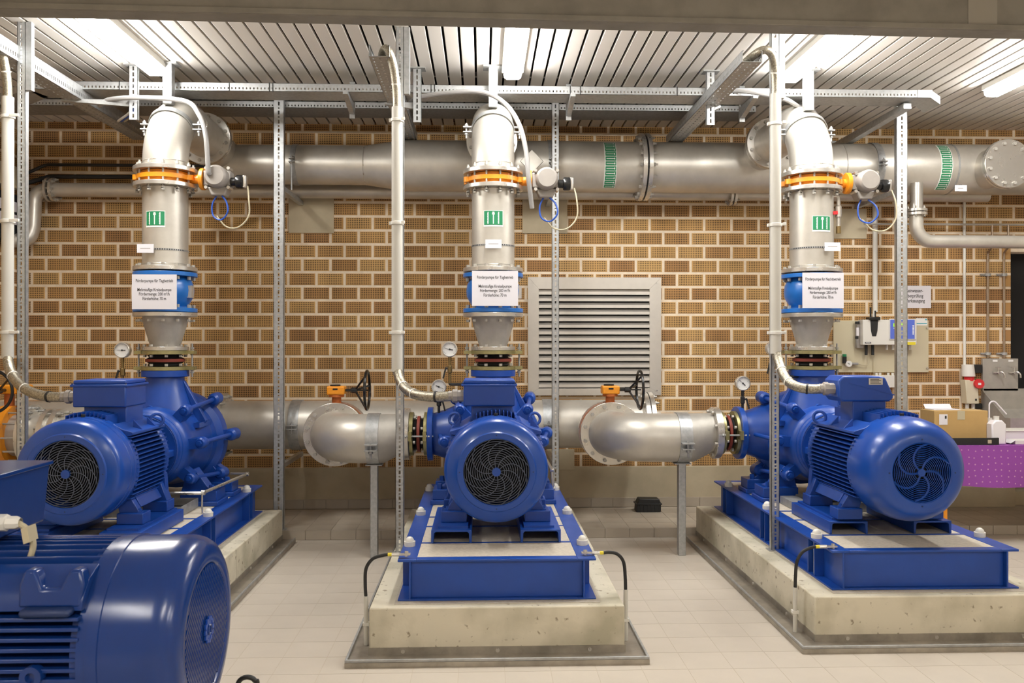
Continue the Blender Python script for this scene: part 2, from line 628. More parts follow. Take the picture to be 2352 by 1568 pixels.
# the three hundred bricks that show clearest are single objects, the others one part
def clear(c):
    x, z = c[0] + c[2] / 2, c[1] + c[3] / 2
    px = 1108 + x * 252
    py = 787 - (z - 1.575) * 252
    s = 0
    if 455 < py < 925: s += 4
    if 430 < px < 2060: s += 2
    if 1225 < px < 1505 and 640 < py < 905: s -= 9
    for q in (380, 1134, 1868):
        if abs(px - q) < 75: s -= 4
    return s + (0.5 if c[2] > 0.2 else 0) - abs(px - 1200) / 3000
cells.sort(key=clear, reverse=True)
protos = []
for k in range(24):
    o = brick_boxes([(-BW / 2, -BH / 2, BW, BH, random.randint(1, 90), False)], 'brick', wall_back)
    protos.append(o.data)
    bpy.data.objects.remove(o)
single, rest = [], []
for c in cells:
    (single if len(single) < 300 and c[2] > BW - 1e-4 and c[3] > BH - 1e-4 else rest).append(c)
for c in single:
    o = bpy.data.objects.new('brick', random.choice(protos))
    o.location = (c[0] + BW / 2, YW, c[1] + BH / 2)
    COL.objects.link(o)
    o.parent = wall_back
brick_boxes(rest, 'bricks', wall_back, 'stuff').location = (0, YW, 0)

wall_left = struct(MB().box(XL - 0.2, YF, -0.1, XL, YW + 0.1, ZC + 0.12).build('wall_left', M['mortar'], flat=True))
items = []
for r in range(-9, 16):
    z = 1.58 + PH * r + 0.01
    y = 4.4 + (0 if r % 2 else PW / 2)
    while y < YW - 0.02 and z + BH < ZC:
        w = min(BW, YW - 0.012 - y)
        if w > 0.03:
            zz = max(z, ZB + 0.002)
            items.append((y, zz, w, z + BH - zz, random.randint(1, 90), False))
        y += PW
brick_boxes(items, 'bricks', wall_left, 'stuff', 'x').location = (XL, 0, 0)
MB().box(XL - 0.02, YF, 0, XL + 0.008, YW, ZB).build('wall_base', M['wall_conc'], wall_left)
struct(MB().box(XR, YF, -0.1, XR + 0.2, YW + 0.3, ZC + 0.12).build('wall_right', M['plaster'], flat=True))
struct(MB().box(XL - 0.2, YF - 0.2, -0.1, XR + 0.2, YF, ZC + 0.12).build('wall_front', M['plaster'], flat=True))

# dark door in the opening at the end of the brick wall
d1 = struct(MB().box(XE, YW + 0.18, ZS, XE + 1.1, YW + 0.24, 2.42).build('door_1', M['dark'], flat=True))
MB().box(XE + 0.0, YW + 0.10, ZS, XE + 0.06, YW + 0.24, 2.42).build('door_frame', M['black'], d1)
MB().box(XE - 0.04, YW - 0.06, ZS, XE + 1.1, YW + 0.17, 0.20).build('door_sill', M['wall_conc'], d1)
struct(MB().box(3.2, YW - 0.15, ZS, 4.86, YW - 0.012, 0.27).build('trim_1', M['wall_conc'], bevel=0.005))

# floor of single tiles
floor = struct(MB().box(XL - 0.2, YF, -0.1, XR + 0.2, YW + 0.3, -0.001).build('floor', M['tile_grout'], flat=True))
TP = 0.221
PX = [-2.216, 0.076, 2.362]
PYF = [4.26, 4.26, 4.37]
PYR = [6.80, 6.80, 6.84]
def tile_mesh(w, d, h, m, name):
    return MB().prism([(-w / 2, -d / 2), (w / 2, -d / 2), (w / 2, d / 2), (-w / 2, d / 2)], (0, 0, -h), (1, 0, 0), (0, 1, 0), (0, 0, h))
tm = tile_mesh(TP - 0.003, TP - 0.003, 0.012, None, 'tile').build('tile', M['tile'], floor, flat=True)
tdata = tm.data
bpy.data.objects.remove(tm)
ts, far = [], []
ny = int((YS - YF) / TP) + 2
for j in range(-2, ny):
    y = 4.09 + TP * (j - 36) + TP / 2
    for i in range(-20, 32):
        x = -0.335 + TP * i + TP / 2
        if not (XL - 0.1 < x < XR and YF < y < YS + 0.05):
            continue
        hid = any(abs(x - PX[k]) < 0.52 and PYF[k] + 0.12 < y < PYR[k] - 0.1 for k in range(3))
        px = 1108 + x / y * 1960 if y > 1 else -1
        seen = y > 3.7 and -100 < px < 2450 and not hid and not (x < -1.25 and y < 4.6) and not (x < -2.9)
        (ts if seen else far).append((x, y))
ts.sort(key=lambda p: p[1] + abs(p[0]) * 0.2)
far += ts[300:]
for x, y in ts[:300]:
    o = bpy.data.objects.new('tile', tdata)
    o.location = (x, y, 0)
    COL.objects.link(o)
    o.parent = floor
mb = MB()
h = TP / 2 - 0.002
for x, y in far:
    mb.box(x - h, y - h, -0.012, x + h, y + h, 0)
mb.build('tiles', M['tile'], floor, kind='stuff', flat=True)

# tiled step along the wall
step = struct(MB().box(XL, YS + 0.004, -0.002, XR, YW, ZS - 0.003).build('floor_step', M['tile_grout'], flat=True))
SP = 0.2
sx0 = at(673.3, 1237, 6.87).x
tt = tile_mesh(SP - 0.004, SP - 0.004, 0.012, None, 'tile').build('step_tile', M['tile_step'], step, flat=True)
rt = MB().box(-SP / 2 + 0.002, -0.006, 0.002, SP / 2 - 0.002, 0.006, ZS - 0.001).build('riser_tile', M['tile_step'], step, flat=True)
kt = MB().box(-SP / 2 + 0.002, -0.006, 0.002, SP / 2 - 0.002, 0.006, 0.084).build('skirting_tile', M['tile_step'], step, flat=True)
many = MB()
base1 = struct(MB().box(XL, YW - 0.012, ZS, XE, YW - 0.004, ZS + 0.086).build('baseboard_back', M['tile_grout'], flat=True))
for i in range(-24, 40):
    x = sx0 + SP * i
    if x < XL + 0.1 or x > XE - 0.02:
        continue
    seen = -1.75 < x < 2.1 or x > 3.3
    for row in range(5):
        y = YS + 0.005 + SP * row + SP / 2
        if y > YW: continue
        d = min(SP - 0.004, (YW - y + SP / 2))
        if seen and y + SP / 2 < YW:
            o = bpy.data.objects.new('step_tile', tt.data)
            o.location = (x, y, ZS)
            COL.objects.link(o)
            o.parent = step
        else:
            many.box(x - SP / 2 + 0.002, y - SP / 2 + 0.002, ZS - 0.012, x + SP / 2 - 0.002, min(y + SP / 2 - 0.002, YW), ZS)
    if seen:
        o = bpy.data.objects.new('riser_tile', rt.data)
        o.location = (x, YS, 0)
        COL.objects.link(o)
        o.parent = step
        o = bpy.data.objects.new('skirting_tile', kt.data)
        o.location = (x, YW - 0.015, ZS)
        COL.objects.link(o)
        o.parent = base1
    else:
        many.box(x - SP / 2 + 0.002, YS - 0.006, 0.002, x + SP / 2 - 0.002, YS + 0.006, ZS - 0.001)
many.build('step_tiles', M['tile_step'], step, kind='stuff', flat=True)
for o in (tt, rt, kt):
    bpy.data.objects.remove(o)

# slatted ceiling
ceiling = struct(MB().box(XL - 0.2, YF - 0.2, ZC + 0.10, XR + 0.2, YW + 0.3, ZC + 0.2).build('ceiling', M['dark'], flat=True))
w = 0.043
prof = [(-w, 0.018), (-w, 0.002), (-w + 0.003, 0), (w - 0.003, 0), (w, 0.002), (w, 0.018), (w - 0.002, 0.018), (w - 0.002, 0.003), (-w + 0.002, 0.003), (-w + 0.002, 0.018)]
sl = MB().prism(prof, (0, YF, 0), (1, 0, 0), (0, 0, 1), (0, YW - YF - 0.002, 0)).build('slat', M['slat'], ceiling, flat=True)
i = 0
for k in range(-42, 63):
    x = 0.054 + 0.051 + 0.102 * k
    if XL < x - w and x + w < XR:
        o = sl if i == 0 else sl.copy()
        if i:
            COL.objects.link(o)
        o.location = (x, 0, ZC)
        i += 1
mb = MB()
for y in (-3.2, -1.6, 0.0, 1.6, 3.2, 4.95, 6.4, 7.5):
    mb.box(XL, y - 0.02, ZC + 0.018, XR, y + 0.02, ZC + 0.05)
mb.build('slat_carrier', M['galv_dull'], ceiling, flat=True)

def bm(y0, z0, y1, z1, x0=XL, x1=XR):
    k = 0.024
    return MB().prism([(x0, y0 + k * x0), (x1, y0 + k * x1), (x1, y1 + k * x1), (x0, y1 + k * x0)], (0, 0, z0), (1, 0, 0), (0, 1, 0), (0, 0, z1 - z0))
beam = bm(4.42, 3.25, 4.54, ZC)
beam = struct(beam.build('ceiling_beam', M['raw_conc'], bevel=0.006))
bm(4.405, 3.25, 4.42, 3.28).build('beam_edge', M['raw_conc'], beam, bevel=0.004)
bm(4.416, 3.282, 4.42, 3.50, 2.60, 2.76).build('repair_patch', M['patch_conc'], beam)

# fluorescent lights on the ceiling
def ceiling_light(x, y0, y1, label, group=None):
    t = thing('ceiling_light', label, 'light', (x, (y0 + y1) / 2, ZC), group)
    hl = (y1 - y0) / 2
    MB().box(-0.078, -hl, -0.042, 0.078, hl, 0.0).build('housing', M['white_pl'], t, bevel=0.004)
    pr = [(-0.060, -0.040), (-0.064, -0.055), (-0.058, -0.078), (-0.04, -0.090), (0.04, -0.090), (0.058, -0.078), (0.064, -0.055), (0.060, -0.040)]
    MB().prism(pr, (0, -hl + 0.01, 0), (1, 0, 0), (0, 0, 1), (0, 2 * hl - 0.02, 0)).build('diffuser', M['lamp'], t)
    for q in (-1, 1):
        MB().prism(pr, (0, q * (hl - 0.009) - 0.006, 0), (1, 0, 0), (0, 0, 1), (0, 0.012, 0)).build('end_cap', M['translucent'], t)
    return t
lx = [at(350, 172, 6.05).x, at(1178, 172, 6.05).x, at(1822, 178, 6.05).x, at(2290, 195, 6.35).x]
ln = ['lit fluorescent ceiling light above the leftmost riser elbow', 'lit fluorescent ceiling light in the middle, beside the hanger of the middle elbow',
      'lit fluorescent ceiling light beside the hanger of the rightmost elbow', 'lit fluorescent ceiling light by the right edge of the photo, only its tip showing']
for i in range(4):
    ceiling_light(lx[i], 4.6 + (0.3 if i == 3 else 0), 6.12 + (0.3 if i == 3 else 0), ln[i])
for x, y in [(-2.4, -1.6), (0.2, -1.6), (2.3, -1.6), (4.3, -1.6)]:
    ceiling_light(x, y, y + 1.52, 'fluorescent ceiling light on the camera side of the beam, out of view', 'lights on the near side of the beam')

# louvred vent in the wall
p0, p1 = at(1212, 637, YW), at(1517, 907, YW)
q0, q1 = at(1237, 664, YW), at(1490, 891, YW)
vent = thing('louvre_vent', 'square aluminium louvre vent with mitred frame on the brick wall', 'vent', (p0.x, YW - 0.006, p1.z))
W_, H_ = p1.x - p0.x, p0.z - p1.z
il, ir, ib, it = q0.x - p0.x, q1.x - p0.x, q1.z - p1.z, q0.z - p1.z
outer = [(0, 0), (W_, 0), (W_, H_), (0, H_)]
inner = [(il, ib), (ir, ib), (ir, it), (il, it)]
for k in range(4):
    a, b, c, d = outer[k], outer[(k + 1) % 4], inner[(k + 1) % 4], inner[k]
    MB().prism([a, b, c, d], (0, 0, 0), (1, 0, 0), (0, 0, 1), (0, -0.035, 0)).build('frame_side', M['alu'], vent, bevel=0.002)
MB().box(il, -0.004, ib, ir, -0.001, it).build('back_plate', M['dark'], vent)  # flat dark sheet standing in for the shaded cavity behind the slats
ns = 15
pt = (it - ib) / ns
for k in range(ns):
    z = ib + pt * (k + 0.5)
    pr = [(0.0, pt * 0.50), (-0.028, pt * 0.10), (-0.029, -pt * 0.34), (-0.0275, -pt * 0.34), (-0.0265, pt * 0.07), (0.0, pt * 0.46)]
    MB().prism(pr, (il, -0.004, z), (0, 1, 0), (0, 0, 1), (ir - il, 0, 0)).build('slat', M['alu'], vent, flat=True)
mb = MB()
for a in (0.04, W_ - 0.04):
    for c in (0.045, H_ - 0.05):
        mb.cyl((a, -0.035, c), (a, -0.041, c), 0.006, n=8)
mb.build('screws', M['steel_bright'], vent)
# ------------------------------------------------------------------ plinths, base frames, motors, pumps
WHICH = ['leftmost pump', 'middle pump', 'pump beside the purple table']
ZP = 0.2576                   # top of the plinths
ZFR = 0.4707                  # top of the base frames
AX = 0.876                    # shaft height

def make_plinth(k):
    x, y0, y1 = PX[k], PYF[k], PYR[k]
    lab = ['long cream concrete plinth under the leftmost pump, its right side in view',
           'cream concrete plinth under the middle pump, front stained with dark specks',
           'cream concrete plinth under the pump beside the purple table, left side showing a joint'][k]
    t = thing('concrete_plinth', lab, 'plinth', (x, y0, 0))
    L = y1 - y0
    hw = 0.638
    MB().box(-hw, 0, 0.0, hw, L, ZP).build('block', M['plinth'], t, bevel=0.008)
    # folded steel drip tray round the foot: flat floor, raised rim, upstand against the block
    tw = 0.105
    z = 0.026
    mb = MB()
    o, i_ = hw + tw, hw + 0.004
    yb = L - 0.006
    mb.box(-o, -tw, 0, o, -0.004, z).box(-o, -0.004, 0, -i_, yb, z).box(i_, -0.004, 0, o, yb, z)
    tr = mb.build('drip_tray', M['tray_steel'], t)
    mb = MB()
    mb.box(-o, -tw, z, o, -tw + 0.012, z + 0.014).box(-o, -tw + 0.012, z, -o + 0.012, yb, z + 0.014).box(o - 0.012, -tw + 0.012, z, o, yb, z + 0.014)
    mb.build('tray_rim', M['galv_dull'], tr, bevel=0.003)
    mb = MB()
    mb.box(-i_, -0.005, z, i_, -0.0005, z + 0.036).box(-i_, -0.0005, z, -hw - 0.0005, yb, z + 0.036).box(hw + 0.0005, -0.0005, z, i_, yb, z + 0.036)
    up = mb.build('upstand', M['tray_steel'], tr)
    mb = MB()
    for a in (-0.47, 0.0, 0.46):
        mb.cyl((a, -0.0055, z + 0.018), (a, -0.0105, z + 0.018), 0.010, n=10)
    for b in (0.4, 1.0, 1.6, 2.2):
        for s in (-1, 1):
            mb.cyl((s * (i_ + 0.0005), b, z + 0.018), (s * (i_ + 0.0055), b, z + 0.018), 0.010, n=10)
    mb.build('screws', M['steel_bright'], tr)
    # grout bed below the frame: a paler worn strip on top, thin joints on the sides
    MB().box(-0.52, 0.05, ZP, 0.52, L - 0.03, ZP + 0.003).build('grout_bed', M['grout'], t)
    mb = MB()
    for b in (1.28,):
        for s in (-1, 1):
            mb.box(s * hw - 0.001, b, 0.06, s * hw + 0.001, b + 0.004, ZP - 0.012)
    mb.build('joint', M['tile_grout'], t)
    return t

def make_frame(k):
    x = PX[k]
    y0 = [4.36, 4.36, 4.47][k]
    y1 = [6.70, 6.70, 6.78][k]
    lab = ['blue welded steel base frame carrying the leftmost pump and motor', 'blue welded steel base frame carrying the middle pump and motor, front beam facing us',
           'blue welded steel base frame carrying the pump and motor beside the purple table'][k]
    t = thing('base_frame', lab, 'frame', (x, y0, ZP))
    L = y1 - y0
    H = ZFR - ZP
    hw, fw, ft, wb = 0.507, 0.095, 0.012, 0.010
    B = M['blue']
    for s in (-1, 1):
        mb = MB()
        a, b = s * hw, s * (hw - fw)
        mb.box(min(a, b), 0, 0.003, max(a, b), L, ft)
        mb.box(min(a, b), 0, H - ft, max(a, b), L, H)
        c = s * (hw - 0.062)
        mb.box(c - wb / 2, 0.0, ft, c + wb / 2, L, H - ft)
        mb.build('side_beam', B, t, bevel=0.002)
    for yy, s in ((0, 1), (L, -1)):
        mb = MB()
        xi = hw - fw
        a, b = yy + s * 0.0, yy + s * 0.06
        mb.box(-xi, min(a, b), 0.003, xi, max(a, b), ft)
        mb.box(-xi, min(a, b), H - ft, xi, max(a, b), H)
        c = yy + s * 0.035
        mb.box(-hw + 0.066, c - wb / 2, ft, hw - 0.066, c + wb / 2, H - ft)
        mb.build('end_beam', B, t, bevel=0.002)
    # stiffener plates between the flanges of the side beams, one pair at each anchor
    caps = [0.30, 1.14, 2.03]
    for s in (-1, 1):
        for cy in caps:
            for dy in (-0.045, 0.045):
                xs = sorted((s * (hw - 0.004), s * (hw - 0.057)))
                MB().box(xs[0], cy + dy - 0.005, ft, xs[1], cy + dy + 0.005, H - ft).build('stiffener', B, t)
            MB().cyl((s * (hw - 0.032), cy, 0.004), (s * (hw - 0.032), cy, H - 0.002), 0.014, n=10).build('anchor_rod', M['galv'], t)
            mb = MB()
            mb.cyl((0, 0, 0), (0, 0, 0.026), 0.030, 0.031, n=18)
            mb.dome((0, 0, 0.026), (0, 0, 1), 0.024, 0.026, 16)
            mb.build('anchor_cap', M['white_pl'], t, label='white plastic domed cap over an anchor nut', loc=(s * (hw - 0.036), cy, H))
    # poured infill, divided by thin cross bars
    MB().box(-hw + fw, 0.06, H - 0.03, hw - fw, L - 0.06, H - 0.002).build('infill', M['grout'], t, flat=True)
    for yy in (0.36, 0.78, 1.06, 1.60):
        MB().box(-hw + fw, yy, H - 0.012, hw - fw, yy + 0.022, H + 0.0005).build('cross_bar', B, t)
    # two upturned channels for the motor feet
    c0, c1 = [(0.35, 1.02), (0.35, 1.02), (0.39, 1.0)][k]
    for s in (-1, 1):
        xi, xo = s * 0.135, s * 0.358
        a, b = min(xi, xo), max(xi, xo)
        mb = MB()
        mb.prism([(a, H), (a, H + 0.072), (b, H + 0.072), (b, H), (b - 0.012, H), (b - 0.016, H + 0.055), (b - 0.024, H + 0.062),
                  (a + 0.024, H + 0.062), (a + 0.016, H + 0.055), (a + 0.012, H)], (0, c0, 0), (1, 0, 0), (0, 0, 1), (0, c1 - c0, 0))
        mb.build('motor_channel', B, t, bevel=0.002)
        f0, f1 = c0 + 0.05, c1 - 0.02
        MB().box(s * 0.24 - 0.085, f0, H + 0.072, s * 0.24 + 0.085, f1, H + 0.084).build('shim_plate', B, t)
    return t

def fan_grille(t, y, z, R, curved, spokes, m, nr=11, sr=0.003):
    """rings and curved spokes in front of a dark opening"""
    mb = MB()
    for i in range(1, nr + 1):
        r = R * (0.18 + 0.80 * i / nr)
        mb.torus((0, y, z), (0, 1, 0), r, 0.0022, 40, 4)
    for q in range(spokes):
        a0 = 2 * PI * q / spokes + 0.2
        pts = []
        for i in range(9):
            s = i / 8
            r = R * (0.12 + 0.88 * s)
            a = a0 + curved * s * s
            pts.append((r * cos(a), y - 0.002, z + r * sin(a)))
        mb.tube(pts, sr, 4)
    g = mb.build('fan_grille', m, t)
    MB().lathe([(0, -0.008), (R * 0.13, -0.008), (R * 0.14, 0.004), (0, 0.004)], (0, y, z), (0, 1, 0), 20).build('hub_disc', M['blue_smooth'], t)
    # the fan behind it
    mb = MB().cyl((0, y + 0.05, z), (0, y + 0.13, z), R * 0.32, n=18)
    for q in range(9):
        a = 2 * PI * q / 9
        e = V((cos(a), 0, sin(a)))
        n = V((-sin(a), 0, cos(a)))
        mb.obox(V((0, y + 0.055, z)) + e * R * 0.3 - n * 0.004, e * R * 0.62, n * 0.008, V((0, 0.07, 0)))
    mb.build('fan', M['dark'], t)
    MB().lathe([(0, 0), (R * 1.02, 0)], (0, y + 0.15, z), (0, 1, 0), 28).build('fan_chamber', M['dark'], t)

def make_motor(k):
    x = PX[k]
    yf = [4.61, 4.61, 4.505][k]            # front of the fan cover
    yb = 4.86                              # front of the feet
    z0 = ZFR + 0.084
    lab = ['blue finned electric motor of the leftmost pump, box-shaped terminal box on top', 'blue finned electric motor of the middle pump, fan cover facing us',
           'blue electric motor beside the purple table, rounded fan cover and sloping terminal box'][k]
    t = thing('electric_motor', lab, 'motor', (x, yb, z0))
    S, B = M['blue_smooth'], M['blue']
    h = AX - z0
    y = yf - yb
    A = (0, 1, 0)
    R = 0.286
    if k < 2:
        # turned fan cover: flat ring face, rounded shoulder, stepped bands
        prof = [(0.180, y + 0.03), (0.180, y + 0.004), (0.186, y), (0.212, y + 0.002), (0.218, y + 0.010), (0.262, y + 0.024), (0.276, y + 0.036), (R - 0.002, y + 0.058), (R, y + 0.075),
                (R, y + 0.15), (R + 0.003, y + 0.152), (R + 0.003, y + 0.166), (R, y + 0.168), (R, y + 0.205), (R + 0.003, y + 0.207), (R + 0.003, y + 0.222), (R, y + 0.224), (R, y + 0.27), (R - 0.006, y + 0.27)]
        gr, gz = 0.180, y + 0.012
    else:
        prof = [(0.160, y + 0.04), (0.160, y + 0.006), (0.166, y), (0.195, y + 0.002), (0.225, y + 0.014), (0.252, y + 0.04), (0.272, y + 0.075), (0.284, y + 0.12), (0.289, y + 0.17),
                (0.289, y + 0.285), (0.283, y + 0.285)]
        gr, gz = 0.160, y + 0.014
    ye = y + prof[-1][1] - y
    cover = MB().lathe(prof, (0, 0, h), A, 56).build('fan_cover', S, t)
    fan_grille(t, gz, h, gr, -1.1 if k < 2 else -0.95, 12 if k < 2 else 6, M['grille'] if k < 2 else M['blue'], 12 if k < 2 else 13, 0.0023 if k < 2 else 0.0058)
    mb = MB()
    for a in (0.35, 1.3, 1.85, 2.8, 3.5, 5.9):
        e = V((cos(a), 0, sin(a)))
        c = V((0, ye - 0.02, h)) + e * (R - 0.004)
        mb.cyl(c, c + e * 0.012, 0.006, n=8)
    for a in (0, PI / 2, PI, -PI / 2):
        r = 0.199 if k < 2 else 0.18
        c = V((r * cos(a), y + (0.003 if k < 2 else 0.001), h + r * sin(a)))
        mb.cyl(c, c - V((0, 0.003, 0)), 0.004, n=8)
    mb.build('cover_screws', M['blue_dark'], cover)
    MB().cyl((0, ye - 0.06, h + R + 0.002), (0, ye - 0.06, h + R + 0.016), 0.012, n=8).build('lubrication_plug', M['black'], cover)
    # finned body
    y1 = 0.47 if k < 2 else 0.52
    yA, yB = ye - 0.03, y1
    mb = MB().cyl((0, yA, h), (0, yB, h), 0.232, n=40)
    nf = 64
    for i in range(nf):
        a = 2 * PI * i / nf
        ca, sa = cos(a), sin(a)
        top = sa > 0.86
        side = abs(ca) > 0.60
        if not (top or side):
            continue
        # fins are cast level on the flanks and upright on the crown
        if side:
            continue
        r = 0.275
        mb.obox((0.232 * ca - 0.003, yA, h + 0.225 * sa), (0.006, 0, 0), (0, yB - yA, 0), (0, 0, math.sqrt(0.312 ** 2 - (0.232 * ca) ** 2) - 0.225 * sa))
    for s in (-1, 1):
        for q in range(15):
            zz = -0.175 + q * 0.0245
            ri = math.sqrt(max(0, 0.228 ** 2 - zz ** 2))
            ro = math.sqrt(max(0, 0.288 ** 2 - (zz * 0.82) ** 2))
            mb.obox((s * ri, yA, h + zz - 0.0028), (s * (ro - ri), 0, 0), (0, yB - yA, 0), (0, 0, 0.0056))
    mb.build('finned_body', B, t)
    # shoulders between flank and crown, with the lifting eyes
    for s in (-1, 1):
        mb = MB()
        mb.prism([(s * 0.155, 0.15), (s * 0.262, 0.182), (s * 0.262, 0.198), (s * 0.20, 0.215), (s * 0.152, 0.245), (s * 0.13, 0.235)], (0, yA, h), (1, 0, 0), (0, 0, 1), (0, yB - yA, 0))
        mb.build('shoulder', B, t, bevel=0.004)
        for dy in (0.14, 0.34):
            MB().prism([(s * 0.205, 0.205), (s * 0.262, 0.195), (s * 0.205, 0.255)], (0, yA + dy, h), (1, 0, 0), (0, 0, 1), (0, 0.012, 0)).build('rib', B, t)
        ey = yB - 0.09
        c = V((s * 0.245, ey, h + 0.232))
        mb = MB().torus(c, (0.35 * s, -1, 0.1), 0.036, 0.0095, 24, 8)
        d = V((s * 0.6, 0, 0.8))
        mb.cyl(c - d * 0.062, c - d * 0.03, 0.016, n=12)
        mb.build('lifting_eye', B, t)
    # end shields
    MB().lathe([(0.27, yA - 0.02), (0.27, yA), (0.23, yA)], (0, 0, h), A, 40).build('rear_shield', B, t)
    MB().lathe([(0.225, yB - 0.002), (0.262, yB), (0.27, yB + 0.012), (0.27, yB + 0.045), (0.24, yB + 0.062), (0.17, yB + 0.075), (0.10, yB + 0.082), (0, yB + 0.084)], (0, 0, h), A, 40).build('drive_end_shield', B, t)
    MB().bolts((0, 0, h), A, 0.255, 8, yB + 0.02, yB + 0.046, 0.012, 0.012, 0.2, shank=False).build('shield_bolts', B, t)
    MB().cyl((0, yB + 0.07, h), (0, yB + 0.20, h), 0.045, n=16).build('shaft', M['dark'], t)
    # feet: sloping cast legs on two long pads
    fy1 = y1 + 0.02
    for s in (-1, 1):
        mb = MB()
        mb.box(min(s * 0.165, s * 0.312), 0.0, 0.0, max(s * 0.165, s * 0.312), 0.115, 0.062)
        mb.box(min(s * 0.165, s * 0.312), fy1 - 0.12, 0.0, max(s * 0.165, s * 0.312), fy1, 0.062)
        mb.prism([(s * 0.17, 0.05), (s * 0.29, 0.05), (s * 0.225, h - 0.165), (s * 0.15, h - 0.175)], (0, 0.03, 0), (1, 0, 0), (0, 0, 1), (0, 0.05, 0))
        mb.prism([(s * 0.17, 0.05), (s * 0.305, 0.05), (s * 0.262, h - 0.155), (s * 0.15, h - 0.165)], (0, fy1 - 0.09, 0), (1, 0, 0), (0, 0, 1), (0, 0.08, 0))
        mb.prism([(s * 0.262, 0.085), (s * 0.274, 0.085), (s * 0.235, h - 0.165), (s * 0.222, h - 0.165)], (0, 0.08, 0), (1, 0, 0), (0, 0, 1), (0, fy1 - 0.18, 0))
        mb.prism([(s * 0.10, 0.05), (s * 0.285, 0.05), (s * 0.272, h - 0.10), (s * 0.20, h - 0.06)], (0, yB - 0.03, 0), (1, 0, 0), (0, 0, 1), (0, 0.045, 0))
        mb.build('foot', B, t, bevel=0.004)
        mb = MB()
        for yy in (0.05, fy1 - 0.05):
            mb.cyl((s * 0.268, yy, 0.062), (s * 0.268, yy, 0.067), 0.024, n=16)
            mb.cyl((s * 0.268, yy, 0.067), (s * 0.268, yy, 0.083), 0.017, n=6)
        mb.build('foot_bolts', B, t)
    # terminal box
    if k < 2:
        zb = h + 0.222
        dx = (0.025, -0.036)[k]
        bx = MB().box(-0.150, 0.10, zb + 0.108, 0.150, 0.40, zb + 0.232).build('terminal_box', B, t, bevel=0.008)
        MB().box(-0.105, 0.14, zb - 0.03, 0.140, 0.38, zb + 0.115).build('box_neck', B, bx, bevel=0.008)
        MB().box(-0.162, 0.092, zb + 0.225, 0.162, 0.408, zb + 0.238).build('lid_flange', B, bx, bevel=0.003)
        MB().prism([(-0.150, 0.104), (0.150, 0.104), (0.150, 0.396), (-0.150, 0.396)], (0, 0, zb + 0.238), (1, 0, 0), (0, 1, 0), (0, 0, 0.024)).build('lid', B, bx, bevel=0.008)
        mb = MB()
        for a in (-0.152, 0.152):
            for b in (0.102, 0.398):
                mb.cyl((a, b, zb + 0.238), (a, b, zb + 0.246), 0.006, n=8)
        mb.build('lid_screws', M['blue_dark'], bx)
        bx.location.x = dx
        g = (-0.150, 0.16, zb + 0.165)
    else:
        zb = h + 0.24
        pr = [(-0.264, 0.140), (-0.264, 0.235), (-0.235, 0.262), (-0.02, 0.262), (0.018, 0.255), (0.066, 0.150), (0.066, 0.130), (0.04, 0.112), (-0.24, 0.112)]
        bx = MB().prism(pr, (0, 0.10, zb), (1, 0, 0), (0, 0, 1), (0, 0.21, 0)).build('terminal_box', B, t, bevel=0.010)
        MB().box(-0.17, 0.12, zb - 0.03, 0.03, 0.30, zb + 0.12).build('box_neck', B, bx, bevel=0.006)
        MB().prism([(-0.20, 0.222), (0.070, 0.148), (0.072, 0.153), (-0.20, 0.227)], (0, 0.097, zb), (1, 0, 0), (0, 0, 1), (0, 0.216, 0)).build('lid_seam', B, bx)
        pl = MB().box(-0.085, 0.0945, zb + 0.212, -0.002, 0.0985, zb + 0.250).build('rating_plate', M['alu'], bx, label='small silver rating sticker with a dark print')
        mb = MB()
        for q in range(4):
            mb.box(-0.077, 0.0938, zb + 0.219 + q * 0.0075, -0.012 - 0.012 * (q % 2), 0.0944, zb + 0.2225 + q * 0.0075)
        mb.build('print', M['ink'], bx)
        dx = 0.0
        g = (-0.264, 0.17, zb + 0.185)
    gx, gy, gz2 = g
    mb = MB().lathe([(0.034, 0), (0.034, 0.035), (0.040, 0.036), (0.040, 0.062), (0.030, 0.070), (0.030, 0.088), (0.022, 0.09)], g, (-1, 0, 0), 8)
    mb.build('cable_gland', M['actuator'], bx, label='grey metal cable gland')
    return V((x, yb, z0)) + V(g) + V((-0.085 + dx, 0, 0))

